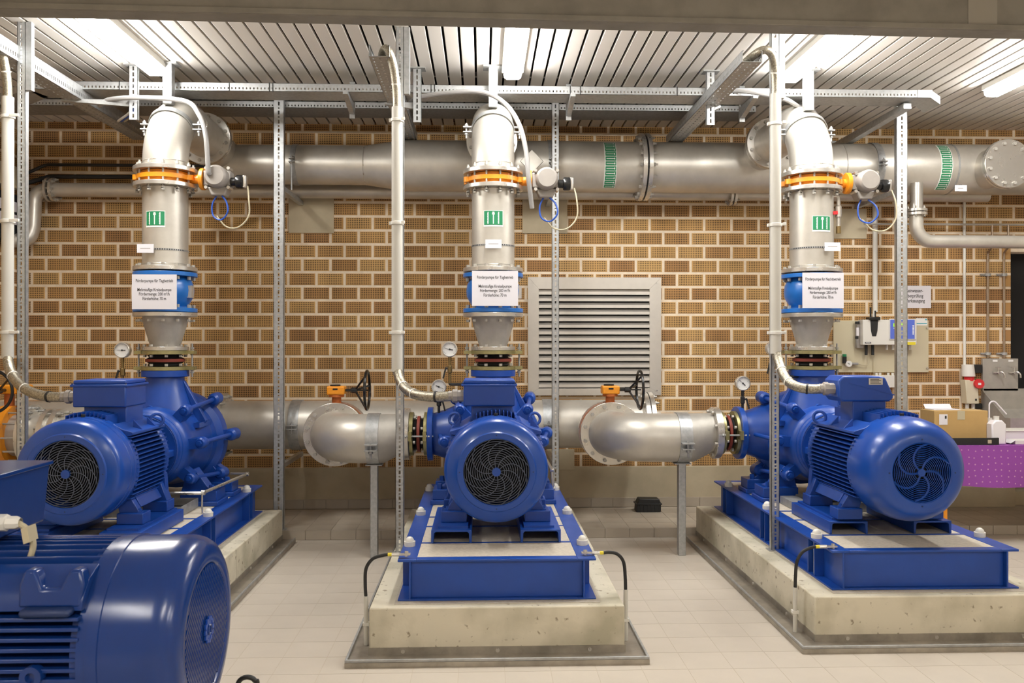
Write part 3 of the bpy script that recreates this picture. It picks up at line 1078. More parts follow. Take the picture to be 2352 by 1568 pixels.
def make_pump(k):
    x = PX[k]
    yo = 6.05
    lab = ['blue multistage pump body behind the leftmost motor, tie-rod lugs on its right side', 'blue multistage pump body half hidden behind the middle motor',
           'blue multistage pump body behind the rounded motor, suction nozzle to its left'][k]
    t = thing('centrifugal_pump', lab, 'pump', (x, yo, ZFR))
    B = M['blue']
    h = AX - ZFR
    A = (0, 1, 0)
    o = (0, 0, h)
    prof = [(0.12, -0.37), (0.165, -0.40), (0.215, -0.40), (0.225, -0.39), (0.225, -0.35), (0.236, -0.34), (0.236, -0.325), (0.255, -0.31), (0.266, -0.28), (0.268, -0.20), (0.262, -0.16), (0.270, -0.10),
            (0.285, 0.02), (0.300, 0.06), (0.300, 0.09), (0.285, 0.11), (0.305, 0.17), (0.345, 0.20), (0.35, 0.225), (0.35, 0.29), (0.33, 0.31), (0.28, 0.36), (0.18, 0.41), (0.10, 0.42), (0, 0.42)]
    MB().lathe(prof, o, A, 48).build('casing', B, t)
    MB().torus((0, -0.392, h), A, 0.222, 0.008, 40, 8).build('cover_rim', B, t)
    # lantern between motor and pump: two side webs and the dark coupling
    for s in (-1, 1):
        MB().box(min(s * 0.14, s * 0.20), -0.66, h - 0.045, max(s * 0.14, s * 0.20), -0.38, h + 0.0).build('lantern_web', B, t, bevel=0.006)
    MB().lathe([(0.235, -0.70), (0.235, -0.66), (0.15, -0.66), (0.15, -0.70)], o, A, 32, closed=True).build('lantern_flange', B, t)
    MB().lathe([(0, -0.64), (0.085, -0.64), (0.085, -0.56), (0.06, -0.56), (0.06, -0.52), (0.09, -0.52), (0.09, -0.44), (0.12, -0.40), (0, -0.39)], o, A, 24).build('coupling', M['dark'], t)
    # lugs in front and behind, joined by tie rods
    for a in (47, 5, -38, 133, 175, 218):
        r1, r2 = 0.335, 0.395
        a_ = rad(a)
        e = V((cos(a_), 0, sin(a_)))
        c1 = V(o) + e * r1 + V((0, -0.30, 0))
        c2 = V(o) + e * r2 + V((0, 0.20, 0))
        mb = MB()
        mb.lathe([(0, 0), (0.028, 0), (0.037, 0.010), (0.040, 0.05), (0.030, 0.085), (0.018, 0.09), (0, 0.09)], c1, (c2 - c1), 14)
        mb.bar(c1 - e * 0.12 + V((0, 0.06, 0)), c1 + V((0, 0.06, 0)), 0.07, 0.10, up=(0, 1, 0))
        mb.cyl(c1 - (c2 - c1).normalized() * 0.016, c1, 0.017, n=6)
        mb.build('front_lug', B, t)
        MB().cyl(c1, c2, 0.015, n=10).build('tie_rod', B, t)
        mb = MB()
        mb.lathe([(0, -0.02), (0.030, -0.02), (0.044, 0.0), (0.044, 0.08), (0.03, 0.10), (0, 0.10)], c2, (c2 - c1), 14)
        mb.bar(c2 - e * 0.10 + V((0, 0.045, 0)), c2 + V((0, 0.045, 0)), 0.075, 0.08, up=(0, 1, 0))
        mb.build('rear_lug', B, t)
    # raised name bar on the flank
    for s in (-1, 1):
        MB().obox((s * 0.235, -0.12, h + 0.115), (s * 0.04, 0, 0), (0, 0.26, 0.0), (0, 0, 0.035)).build('flank_bar', B, t)
    # discharge neck
    mb = MB().lathe([(0.275, 0.44), (0.238, 0.53), (0.205, 0.61), (0.172, 0.70), (0.142, 0.79), (0.126, 0.85), (0.124, 0.88)], (0, 0, 0), (0, 0, 1), 36)
    mb.build('discharge_neck', B, t)
    for s in (-1, 1):
        MB().prism([(s * 0.12, 0.84), (s * 0.135, 0.84), (s * 0.29, 0.56), (s * 0.24, 0.50)], (0, -0.02, 0), (1, 0, 0), (0, 0, 1), (0, 0.04, 0)).build('neck_rib', B, t, bevel=0.006)
    MB().ring((0, 0, 0), (0, 0, 1), 0.868, 0.914, 0.158, 0.09, 40).build('discharge_flange', B, t, bevel=0.004)
    mb = MB().cyl((-0.03, -0.19, h + 0.25), (-0.03, -0.22, h + 0.25), 0.024, n=12).cyl((-0.03, -0.22, h + 0.25), (-0.03, -0.235, h + 0.25), 0.015, n=6)
    mb.build('plug', B, t)
    # suction nozzle to the left, leaving the rear of the casing
    sy, sz = 0.25, h + 0.03
    mb = MB().lathe([(0.150, -0.465), (0.150, -0.44), (0.175, -0.36), (0.215, -0.26), (0.26, -0.12), (0.26, 0.0)], (0, sy, sz), (1, 0, 0), 36)
    mb.build('suction_nozzle', B, t)
    MB().ring((0, sy, sz), (1, 0, 0), -0.475, -0.435, 0.196, 0.12, 40).build('suction_flange', M['blue_smooth'], t, bevel=0.003)
    # feet
    for s in (-1, 1):
        for yy, w in ((-0.10, 0.20), (0.24, 0.16)):
            mb = MB()
            mb.box(min(s * 0.16, s * 0.43), yy - w / 2 - 0.02, 0.0, max(s * 0.16, s * 0.43), yy + w / 2 + 0.02, 0.03)
            mb.box(min(s * 0.17, s * 0.415), yy - w / 2, 0.03, max(s * 0.17, s * 0.415), yy + w / 2, 0.10)
            mb.prism([(s * 0.16, 0.09), (s * 0.40, 0.09), (s * 0.34, 0.12), (s * 0.25, h - 0.16), (s * 0.20, h - 0.18)], (0, yy - 0.05, 0), (1, 0, 0), (0, 0, 1), (0, 0.10, 0))
            mb.build('foot', B, t, bevel=0.004)
            MB().cyl((s * 0.37, yy - w * 0.3, 0.10), (s * 0.37, yy - w * 0.3, 0.135), 0.018, n=6).build('foot_bolt', B, t)
    return t

GL = []
for k in range(3):
    make_plinth(k)
    make_frame(k)
    GL.append(make_motor(k))
    make_pump(k)
for k in (0, 2):
    t = thing('drip_pan', ['dark shallow drip pan under the coupling of the leftmost pump', '', 'dark grey drip pan under the coupling beside the rounded motor'][k], 'pan', (PX[k], 5.66, ZFR))
    MB().box(-0.20, -0.16, 0.0, 0.30, 0.16, 0.012).build('pan_floor', M['dark'], t)
    mb = MB().box(-0.31, -0.16, 0.0, -0.20, 0.16, 0.05)
    mb.bar((-0.20, -0.16, 0.03), (0.30, -0.16, 0.03), 0.006, 0.06).bar((0.30, -0.16, 0.03), (0.30, 0.16, 0.03), 0.006, 0.06).bar((0.30, 0.16, 0.03), (-0.20, 0.16, 0.03), 0.006, 0.06)
    mb.build('pan_rim', M['galv_dull'], t)

# foreground motor, axis across the view, fan cover to the right
def foreground_motor():
    X, Y, Z = -0.855, 2.70, 0.345
    t = thing('electric_motor', 'large navy electric motor in the near left corner, ribbed fan cover facing right', 'motor', (X - 0.45, Y, Z))
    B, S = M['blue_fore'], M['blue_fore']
    h = 0.335
    A = (-1, 0, 0)
    R = 0.291
    x = 0.45
    prof = [(0.200, 0.03), (0.200, 0.010), (0.206, 0.003), (0.218, 0.0), (0.250, 0.004), (0.272, 0.018), (0.284, 0.038), (R - 0.001, 0.062), (R, 0.08), (R, 0.215), (R + 0.004, 0.217), (R + 0.004, 0.250), (R, 0.252), (R, 0.275), (R - 0.01, 0.275)]
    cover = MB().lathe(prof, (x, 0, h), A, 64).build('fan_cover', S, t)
    MB().lathe([(0, 0.028), (0.203, 0.028)], (x, 0, h), A, 40).build('intake_recess', M['dark'], cover)  # dark disc painting the shade in the slots between the ribs
    # slanting intake ribs on the face and the emblem in the middle
    mb = MB()
    n = 27
    d = V((0, 0.70, 0.71))
    p = V((0, -0.71, 0.70))
    for i in range(n):
        s = -0.2 + 0.40 * (i + 0.5) / n
        L = math.sqrt(max(0, 0.199 ** 2 - s * s))
        c = V((x - 0.010, 0, h)) + p * s
        mb.bar(c - d * L, c + d * L, 0.012, 0.0085, up=p)
    mb.build('intake_ribs', M['blue_fore'], cover)
    mb = MB().lathe([(0, -0.004), (0.030, -0.004), (0.032, 0.01)], (x - 0.002, 0, h), A, 24)
    for q in range(12):
        a = 2 * PI * q / 12
        c = V((x + 0.001, 0.034 * cos(a), h + 0.034 * sin(a)))
        mb.cbox(c, (0.006, 0.013, 0.013))
    mb.build('emblem', M['blue_smooth'], cover)
    MB().torus((x + 0.004, 0, h), A, 0.014, 0.003, 20, 6).build('emblem_ring', M['blue_fore'], cover)
    xa, xb = x - 0.265, x - 1.05
    mb = MB().cyl((xa, 0, h), (xb, 0, h), 0.232, n=40)
    for i in range(11):
        y = -0.155 + i * 0.031
        z = math.sqrt(0.232 ** 2 - y * y) - 0.01
        zt = math.sqrt(0.290 ** 2 - y * y)
        mb.box(xb, y - 0.005, h + z, xa, y + 0.005, h + zt)
    for s in (-1, 1):
        for q in range(14):
            zz = -0.245 + q * 0.0285
            ri = math.sqrt(max(0, 0.22 ** 2 - zz ** 2)) if abs(zz) < 0.22 else 0.05
            ro = 0.287 if abs(zz) < 0.13 else math.sqrt(max(0.01, 0.315 ** 2 - zz ** 2))
            mb.box(xb, min(s * ri, s * ro), h + zz - 0.0055, xa - 0.004, max(s * ri, s * ro), h + zz + 0.0055)
        # smooth cast shoulder above the flank fins
        mb.prism([(s * 0.16, 0.145), (s * 0.272, 0.145), (s * 0.268, 0.172), (s * 0.225, 0.225), (s * 0.16, 0.25)], (xb, 0, h), (0, 1, 0), (0, 0, 1), (xa - xb, 0, 0))
    mb.build('finned_body', B, t, bevel=0.002)
    # lifting bracket with its pocket and plates
    mb = MB()
    mb.prism([(-0.085, -0.01), (0.085, -0.01), (0.09, 0.05), (0.078, 0.09), (0.048, 0.09), (0.025, 0.04), (-0.025, 0.04), (-0.048, 0.09), (-0.078, 0.09), (-0.09, 0.05)], (xa - 0.09, -0.272, h + 0.165), (1, 0, 0), (0, 0.22, 1), (0, 0.05, 0))
    mb.build('lifting_bracket', B, t, bevel=0.008)
    MB().box(xa - 0.16, -0.305, h + 0.135, xa - 0.02, -0.262, h + 0.158).build('bracket_shelf', M['blue_dark'], t, bevel=0.01)
    mb = MB().ring((0.057, -0.270, h - 0.03), (0, -1, 0), 0.0, 0.03, 0.03, 0.014, 16).cyl((0.057, -0.288, h - 0.03), (0.057, -0.284, h - 0.03), 0.02, n=12)
    mb.build('earth_boss', B, t)
    MB().lathe([(0.27, 0.265), (0.282, 0.27), (0.282, 0.295), (0.24, 0.305)], (x, 0, h), A, 48).build('rear_shield', B, t)
    # terminal box
    bx = MB().prism([(-0.49, 0.30), (-0.155, 0.30), (-0.135, 0.50), (-0.49, 0.50)], (0, -0.13, h), (1, 0, 0), (0, 0, 1), (0, 0.33, 0)).build('terminal_box', B, t, bevel=0.008)
    MB().box(-0.49, -0.136, h + 0.49, -0.128, 0.206, h + 0.503).build('lid_flange', B, bx, bevel=0.002)
    g = V((-0.142, -0.085, h + 0.355))
    MB().lathe([(0.026, 0), (0.026, 0.02), (0.020, 0.022), (0.020, 0.05), (0.014, 0.06)], g, (1, 0, 0), 8).build('cable_gland', M['white_pl'], bx)
    pts = spline([g + V((0.05, 0, 0)), g + V((0.085, -0.01, -0.02)), g + V((0.105, -0.015, -0.065)), g + V((0.085, -0.02, -0.125)), g + V((0.03, -0.03, -0.17)), g + V((-0.06, -0.04, -0.195)), g + V((-0.2, -0.05, -0.20))])
    MB().tube(pts, 0.009, 8).build('connection_cable', M['beige_cable'], bx)
    MB().obox(g + V((0.092, -0.045, -0.055)), (0.018, 0, 0.006), (0, 0.05, 0), (-0.008, 0, 0.045)).build('cable_tag', M['beige_cable'], bx)
    for s in (-1, 1):
        for xx in (xa - 0.10, xa - 0.52):
            mb = MB().box(xx - 0.06, min(s * 0.18, s * 0.32), 0.0, xx + 0.06, max(s * 0.18, s * 0.32), 0.05)
            mb.prism([(s * 0.19, 0.04), (s * 0.30, 0.04), (s * 0.22, h - 0.17), (s * 0.15, h - 0.18)], (xx - 0.03, 0, 0), (0, 1, 0), (0, 0, 1), (0.06, 0, 0))
            mb.build('foot', B, t, bevel=0.004)
    f = thing('base_frame', 'blue base frame below the foreground motor, out of view', 'frame', (X - 0.75, Y, 0.20))
    for s in (-1, 1):
        mb = MB().box(-0.55, s * 0.25 - 0.06, 0.0, 0.55, s * 0.25 + 0.06, 0.012).box(-0.55, s * 0.25 - 0.06, 0.133, 0.55, s * 0.25 + 0.06, 0.145).box(-0.55, s * 0.25 - 0.005, 0.012, 0.55, s * 0.25 + 0.005, 0.133)
        mb.build('side_beam', M['blue'], f)
    p = thing('concrete_plinth', 'concrete plinth below the foreground motor, out of view', 'plinth', (X - 0.75, Y, 0))
    MB().box(-0.75, -0.5, 0, 0.68, 0.5, 0.20).build('block', M['plinth'], p, bevel=0.01)
foreground_motor()
# ------------------------------------------------------------------ pipework
YR = 6.05                     # plane of the vertical risers
ZH, YH, RH = 3.094, 7.35, 0.217        # discharge header
ZSU, YSU = 0.872, 6.30        # suction branches
ST, SB = M['steel'], M['steel_bright']
Z = (0, 0, 1)
NAME = ['leftmost riser', 'middle riser', 'rightmost riser']

def patch(mb, R, a0, a1, z0, z1, t=0.0012, n=8):
    """curved label on a vertical cylinder, angle measured from the side facing -Y"""
    vs = []
    for i in range(n + 1):
        a = a0 + (a1 - a0) * i / n
        for r in (R, R + t):
            for z in (z0, z1):
                vs.append((r * sin(a), -r * cos(a), z))
    fs = []
    for i in range(n):
        b, c = i * 4, i * 4 + 4
        fs += [(b + 2, c + 2, c + 3, b + 3), (b + 3, c + 3, c + 1, b + 1), (b + 0, c + 0, c + 2, b + 2)]
    fs += [(0, 2, 3, 1), (n * 4, n * 4 + 1, n * 4 + 3, n * 4 + 2)]
    return mb.add(vs, fs)

def xpatch(mb, R, x0, x1, b0, b1, t=0.0012, n=10):
    """curved label on a horizontal cylinder along X; angle up from the side facing -Y"""
    vs = []
    for i in range(n + 1):
        b = b0 + (b1 - b0) * i / n
        for r in (R, R + t):
            for x in (x0, x1):
                vs.append((x, -r * cos(b), r * sin(b)))
    fs = []
    for i in range(n):
        b, c = i * 4, i * 4 + 4
        fs += [(b + 2, b + 3, c + 3, c + 2), (b + 3, b + 1, c + 1, c + 3), (b + 0, b + 2, c + 2, c + 0)]
    return mb.add(vs, fs)

def expansion_joint(o, ax, h0, h1, label, loc, red=True):
    """rubber expansion joint between two yellow zinc plates with ears and tie rods"""
    t = thing('expansion_joint', label, 'expansion joint', loc)
    o = V(o)
    u, v, w = basis(ax)
    side = u if abs(w.z) > 0.5 else V((0, -1, 0))
    L = h1 - h0
    for a, b in ((h0, h0 + 0.024), (h1 - 0.024, h1)):
        mb = MB().ring(o, ax, a, b, 0.160, 0.085, 40)
        for s in (-1, 1):
            mb.obox(o + w * a + side * s * 0.145 - side.cross(w) * 0.032, side * s * 0.062, side.cross(w) * 0.064, w * (b - a))
        mb.build('end_plate', M['olive'], t)
    m = (h0 + h1) / 2
    q = L / 2 - 0.024
    MB().lathe([(0.100, m - q), (0.118, m - q * 0.8), (0.106, m - q * 0.5), (0.124, m - q * 0.25), (0.128, m), (0.124, m + q * 0.25), (0.106, m + q * 0.5), (0.118, m + q * 0.8), (0.100, m + q)], o, ax, 36).build('bellows', M['black'], t)
    MB().lathe([(0.124, m - 0.012), (0.131, m - 0.010), (0.131, m + 0.010), (0.124, m + 0.012)], o, ax, 36).build('red_band', M['red_band'], t, label='red ring round the rubber bellows')
    MB().bolts(o, ax, 0.132, 8, h0 + 0.024, h0 + 0.028, 0.012, 0.016, 0.39, shank=False).bolts(o, ax, 0.132, 8, h1 - 0.028, h1 - 0.024, 0.012, 0.016, 0.39, shank=False).build('bolts', M['steel_cast'], t)
    for s in (-1, 1):
        c = o + side * s * 0.185
        mb = MB().cyl(c + w * (h0 - 0.05), c + w * (h1 + 0.05), 0.0065, n=8)
        for hh in (h0 - 0.018, h0, h1, h1 + 0.018):
            mb.cyl(c + w * (hh - 0.006), c + w * (hh + 0.006), 0.014, n=6)
        mb.build('tie_rod', M['galv_dull'], t)
    return t

def riser(k):
    x = PX[k]
    P = NAME[k]
    o = (0, 0, 0)
    loc = (x, YR, 0)
    expansion_joint(o, Z, 1.386, 1.520, 'rubber expansion joint with red band at the foot of the %s' % P, loc)
    # reducer
    t = thing('pipe_reducer', 'blasted steel reducer cone between blue check valve and expansion joint, %s' % P, 'pipe', loc)
    MB().lathe([(0.096, 1.53), (0.098, 1.555), (0.106, 1.575), (0.142, 1.70), (0.149, 1.73), (0.151, 1.765)], o, Z, 40).build('cone', M['steel_cast'], t)
    MB().ring(o, Z, 1.522, 1.548, 0.155, 0.08, 40).build('lower_flange', SB, t, bevel=0.002)
    MB().ring(o, Z, 1.757, 1.785, 0.212, 0.10, 48).build('upper_flange', SB, t, bevel=0.002)
    MB().bolts(o, Z, 0.135, 8, 1.548, 1.55, 0.012, 0.014, 0.39, shank=False).bolts(o, Z, 0.182, 12, 1.738, 1.757, 0.013, 0.016, 0.26, shank=False).build('bolts', M['steel_cast'], t)
    # check valve
    t = thing('check_valve', 'bright blue bulging check valve behind the paper sign of the %s' % P, 'valve', loc)
    MB().lathe([(0.145, 1.79), (0.145, 1.83), (0.165, 1.86), (0.186, 1.90), (0.190, 1.94), (0.184, 1.985), (0.165, 2.02), (0.148, 2.04), (0.148, 2.06)], o, Z, 44).build('body', M['blue_valve'], t)
    MB().ring(o, Z, 1.788, 1.816, 0.212, 0.10, 48).build('lower_flange', M['blue_valve'], t, bevel=0.003)
    MB().ring(o, Z, 2.036, 2.064, 0.212, 0.10, 48).build('upper_flange', M['blue_valve'], t, bevel=0.003)
    MB().bolts(o, Z, 0.185, 12, 1.816, 1.818, 0.013, 0.022, 0.26, shank=False).bolts(o, Z, 0.185, 12, 2.034, 2.036, 0.013, 0.022, 0.26, shank=False).build('bolts', M['steel_cast'], t)
    MB().cbox((0.182, -0.035, 1.93), (0.035, 0.05, 0.085)).build('rating_plate', M['alu'], t)
    # riser pipe with direction label
    t = thing('riser_pipe', 'vertical stainless pipe with green arrow label and name tag, %s' % P, 'pipe', loc)
    R = 0.151
    MB().lathe([(R, 2.09), (R, 2.65)], o, Z, 48).build('pipe_wall', ST, t)
    MB().ring(o, Z, 2.074, 2.102, 0.212, 0.12, 48).build('lower_flange', SB, t, bevel=0.002)
    MB().ring(o, Z, 2.652, 2.680, 0.212, 0.12, 48).build('upper_flange', SB, t, bevel=0.002)
    MB().lathe([(R, 2.118), (R + 0.0022, 2.121), (R, 2.124)], o, Z, 40).build('weld_seam', SB, t)
    MB().bolts(o, Z, 0.182, 12, 2.102, 2.104, 0.013, 0.018, 0.26, shank=False).bolts(o, Z, 0.182, 12, 2.632, 2.652, 0.013, 0.018, 0.26, shank=False).build('bolts', M['steel_cast'], t)
    la = [-0.12, 0.0, 0.12][k]
    lz = [2.42, 2.435, 2.41][k]
    a0, a1 = la - 0.46, la + 0.46
    lb = patch(MB(), R + 0.0006, a0, a1, lz - 0.056, lz + 0.056).build('flow_label', M['white'], t, label='green and white flow arrow sticker')
    patch(MB(), R + 0.0016, a0 + 0.03, a1 - 0.03, lz - 0.044, lz + 0.052).build('green_field', M['green'], lb)
    mb = MB()
    for q, w_ in ((-0.24, 0.020), (0.0, 0.022), (0.24, 0.020)):
        patch(mb, R + 0.0026, la + q - w_, la + q + w_, lz - 0.038, lz + 0.046, n=2)
    for s in (-1, 1):
        patch(mb, R + 0.0026, la + s * 0.03, la + s * 0.06, lz + 0.026, lz + 0.038, n=2)
        patch(mb, R + 0.0026, la + s * 0.015, la + s * 0.045, lz + 0.034, lz + 0.046, n=2)
    for q in (-0.24, 0.24):
        for i in range(7):
            z = lz - 0.034 + i * 0.011
            patch(mb, R + 0.0027, la + q - 0.04, la + q - 0.024 + 0.02 * (i % 2), z, z + 0.006, n=1)
    mb.build('white_arrow', M['white'], lb)
    # name tag on a worm drive band
    zt = [2.215, 2.255, 2.245][k]
    b = MB().ring(o, Z, zt - 0.006, zt + 0.006, R + 0.003, R - 0.0005, 40).build('worm_band', M['galv_dull'], t)
    mb = MB()
    for i in range(26):
        a = -1.3 + i * 0.1
        patch(mb, R + 0.0032, a, a + 0.04, zt - 0.004, zt + 0.004, 0.0006, 1)
    mb.build('band_slots', M['dark'], b)
    tx = [-0.075, -0.0, 0.085][k]
    tg = thing('name_tag', 'small white printed name tag banded to the %s' % P, 'tag', (x + tx, YR - R - 0.012, zt))
    MB().box(-0.056, -0.003, -0.028, 0.056, 0.0, 0.032).build('plate', M['paper'], tg)
    MB().box(-0.012, 0.0, -0.012, 0.012, 0.03, 0.012).build('holder', M['galv_dull'], tg)
    MB().box(-0.034, -0.0034, 0.0, 0.034, -0.003, 0.004).build('print', M['actuator'], tg)
    # butterfly valve with actuator
    t = thing('butterfly_valve', 'orange butterfly valve with grey actuator, top of the %s' % P, 'valve', loc)
    MB().ring(o, Z, 2.683, 2.760, 0.158, 0.13, 44).build('body', M['orange'], t)
    mb = MB().ring(o, Z, 2.706, 2.735, 0.190, 0.15, 44)
    for s in (-1, 1):
        for c in (-1, 1):
            a = PI / 2 + s * PI / 2 + c * 0.26
            e = V((cos(a), sin(a), 0))
            mb.cyl(V((0, 0, 2.703)) + e * 0.184, V((0, 0, 2.738)) + e * 0.184, 0.030, n=16)
    mb.build('lug_ring', M['orange'], t)
    MB().bolts(o, Z, 0.182, 12, 2.640, 2.800, 0.013, 0.014, 0.26).build('long_bolts', M['steel_cast'], t)
    n = MB().cyl((0.16, 0, 2.72), (0.262, 0, 2.72), 0.032, n=16).build('neck', M['orange'], t)
    MB().lathe([(0, 0.245), (0.072, 0.245), (0.076, 0.249), (0.076, 0.272), (0, 0.272)], (0, 0, 2.72), (1, 0, 0), 24).build('mounting_flange', M['orange'], n)
    ac = MB().lathe([(0, -0.125), (0.062, -0.125), (0.074, -0.112), (0.078, -0.10), (0.078, 0.03), (0, 0.03)], (0.375, 0, 2.725), (0, 1, 0), 32).build('actuator_housing', M['actuator'], t, label='grey round actuator housing')
    MB().box(0.272, -0.045, 2.67, 0.46, 0.06, 2.775).prism([(0.30, 2.66), (0.45, 2.66), (0.42, 2.60), (0.33, 2.60)], (0, -0.05, 0), (1, 0, 0), (0, 0, 1), (0, 0.10, 0)).build('gearbox', M['actuator'], ac, bevel=0.008)
    mb = MB()
    for a, b in ((0.298, 2.788), (0.452, 2.788), (0.298, 2.655), (0.452, 2.655)):
        mb.cyl((a, -0.065, b), (a, 0.02, b), 0.012, n=8)
    mb.build('housing_screws', SB, ac)
    mb = MB().cyl((0.46, -0.02, 2.70), (0.492, -0.02, 2.70), 0.030, n=18)
    mb.lathe([(0.026, 0.492), (0.044, 0.497), (0.047, 0.505), (0.047, 0.535), (0.044, 0.545), (0, 0.545)], (0, -0.02, 2.70), (1, 0, 0), 24)
    mb.build('plug_connector', M['black_gloss'], ac)
    MB().cbox((0.555, -0.02, 2.70), (0.022, 0.05, 0.085)).build('connector_clip', SB, ac, bevel=0.005)
    # cables
    c0 = V((x + 0.40, YR - 0.03, 2.60))
    o1 = tag(MB().tube(spline([c0, c0 + V((0.04, -0.03, -0.05)), c0 + V((0.05, -0.04, -0.12)), c0 + V((0.0, -0.02, -0.17)), c0 + V((-0.06, 0, -0.14)), c0 + V((-0.07, 0.01, -0.06)), c0 + V((-0.04, 0.02, 0.01))]), 0.006, 8).build('control_cable', M['blue_cable'], None),
             'short blue cable loop hanging below the actuator of the %s' % P, 'cable')
    o2 = tag(MB().tube(spline([V((x + 0.575, YR - 0.02, 2.67)), c0 + V((0.19, -0.02, -0.02)), c0 + V((0.19, -0.02, -0.14)), c0 + V((0.12, -0.02, -0.22)), c0 + V((0.03, 0, -0.215)), c0 + V((-0.04, 0.01, -0.14))]), 0.0055, 8).build('sensor_cable', M['beige_cable'], None),
             'thin beige cable hanging in a loop from the plug of the %s actuator' % P, 'cable')
    # elbow to the header
    t = thing('pipe_elbow', 'large stainless pipe elbow bending back to the header above the %s' % P, 'pipe', loc)
    zh = 3.225
    pts = fillet([(0, 0, 2.79), (0, 0, zh), (0, 0.80, zh - 0.02), (0, 1.05, zh - 0.03)], [0.40, 0.01], 16)
    MB().tube(pts, 0.151, 40).build('bend', ST, t)
    MB().ring(o, Z, 2.763, 2.791, 0.212, 0.12, 48).build('flange', SB, t, bevel=0.002)
    MB().lathe([(0.151, 0), (0.1535, 0.003), (0.151, 0.006)], (0, 0.42, zh - 0.005), (0, 1, 0), 40).lathe([(0.151, 0), (0.1535, 0.003), (0.151, 0.006)], (0, 0, 2.83), Z, 40).build('weld_seam', SB, t)
    MB().ring((0, 0.83, zh - 0.02), (0, 1, 0), 0.0, 0.026, 0.205, 0.12, 44).build('header_flange', SB, t)
    MB().ring((0, 0.83, zh - 0.02), (0, 1, 0), 0.032, 0.058, 0.205, 0.12, 44).build('counter_flange', SB, t)
    MB().bolts((0, 0.83, zh - 0.02), (0, 1, 0), 0.178, 12, 0.0, 0.058, 0.014, 0.016, 0.2).build('bolts', M['steel_cast'], t)
    # pipe clamp and hanger from the ceiling
    t = thing('pipe_hanger', 'square galvanised hanger with clamp holding the elbow of the %s' % P, 'hanger', (x, YR + 0.06, 3.40))
    MB().box(-0.032, -0.032, -0.145, 0.032, 0.032, ZC - 3.40).build('hanger_tube', M['galv'], t, bevel=0.003)
    MB().box(-0.07, -0.055, ZC - 3.412, 0.07, 0.055, ZC - 3.40).build('top_plate', M['galv_dull'], t)
    q = V((0, 0.057, -0.292))
    d = V((0, 0.70, 0.71))
    mb = MB().lathe([(0.152, -0.02), (0.157, -0.02), (0.157, 0.02), (0.152, 0.02)], q, d, 40, closed=True)
    mb.build('clamp_band', M['galv'], t)
    for s in (-1, 1):
        mb = MB()
        for dz in (-0.015, 0.020):
            mb.box(min(s * 0.152, s * 0.215), 0.037, -0.29 + dz - 0.004, max(s * 0.152, s * 0.215), 0.077, -0.29 + dz + 0.004)
        mb.cyl((s * 0.192, 0.057, -0.35), (s * 0.192, 0.057, -0.24), 0.007, n=8)
        mb.cyl((s * 0.192, 0.057, -0.325), (s * 0.192, 0.057, -0.313), 0.014, n=6).cyl((s * 0.192, 0.057, -0.262), (s * 0.192, 0.057, -0.25), 0.014, n=6)
        mb.build('clamp_ear', M['galv_dull'], t)

for k in range(3):
    riser(k)

# paper signs on the check valves
def sign(k):
    px = [(303, 406, 630, 710), (1084, 1190, 622, 702), (1843, 1938, 626, 707)][k]
    Y = YR - 0.22
    a, b = at(px[0], px[3], Y), at(px[1], px[2], Y)
    w, h = b.x - a.x, b.z - a.z
    t = thing('paper_sign', 'white paper sign with bold print, first line ending %s, %s' % (['Tagbetrieb', 'Tagbetrieb', 'Nachtbetrieb'][k], NAME[k]), 'sign', (a.x + w / 2, Y, a.z))
    MB().box(-w / 2, -0.001, 0, w / 2, 0.001, h).build('sheet', M['paper'], t, flat=True)
    ls = [('Förderpumpe für ' + ['Tagbetrieb', 'Tagbetrieb', 'Nachtbetrieb'][k], 0.81), ('Mehrstufige Kreiselpumpe', 0.555), ('Fördermenge: %s m³/h' % ['200', '200', '250'][k], 0.43), ('Förderhöhe: 70 m', 0.30)]
    for s, f in ls:
        text(s, 0.029, (0.0, -0.0014, h * f - 0.008), t, M['ink'], xs=0.74 if k < 2 else 0.68, bold=0.0003)
for k in range(3):
    sign(k)

# discharge header along the wall
XA, XB = -2.30, 5.6
t = thing('header_pipe', 'large stainless discharge header running along the top of the brick wall', 'pipe', (0, YH, ZH))
r1 = 0.166
MB().lathe([(0, XA), (r1 * 0.6, XA), (r1, XA + 0.05), (r1, -1.0), (r1 + 0.006, -0.96), (RH - 0.006, -0.70), (RH, -0.66), (RH, 1.385)], (0, 0, 0), (1, 0, 0), 48).build('narrow_end', ST, t)
MB().lathe([(RH, 1.40), (RH, XB), (0, XB)], (0, 0, 0), (1, 0, 0), 48).build('wide_end', ST, t)
for xx in (-1.0, -0.66, 3.1):
    MB().lathe([(RH if xx > -0.9 else r1, -0.004), ((RH if xx > -0.9 else r1) + 0.003, 0), (RH if xx > -0.9 else r1, 0.004)], (xx, 0, 0), (1, 0, 0), 48).build('weld_seam', SB, t)
for a in (1.345, 1.395):
    MB().ring((a, 0, 0), (1, 0, 0), 0, 0.036, 0.288, RH - 0.01, 48).build('flange', SB, t, bevel=0.003)
MB().ring((1.381, 0, 0), (1, 0, 0), 0, 0.014, 0.272, RH - 0.01, 48).build('gasket', M['black'], t)
MB().bolts((1.345, 0, 0), (1, 0, 0), 0.255, 16, 0, 0.086, 0.016, 0.020, 0.1).build('flange_bolts', M['steel_cast'], t)
# branch stubs towards the elbows
for k in range(3):
    MB().cyl((PX[k], -0.42, 0.10), (PX[k], -0.05, 0.085), 0.151, n=36).build('branch_stub', ST, t)
MB().prism([(-0.10, 0), (0, -0.10), (0.10, 0), (0, 0.10)], (at(1222, 370, 7.1).x, -0.222, 0.0), (1, 0, 0), (0, 0, 1), (0, 0.03, 0)).build('reinforcing_pad', ST, t, bevel=0.004)
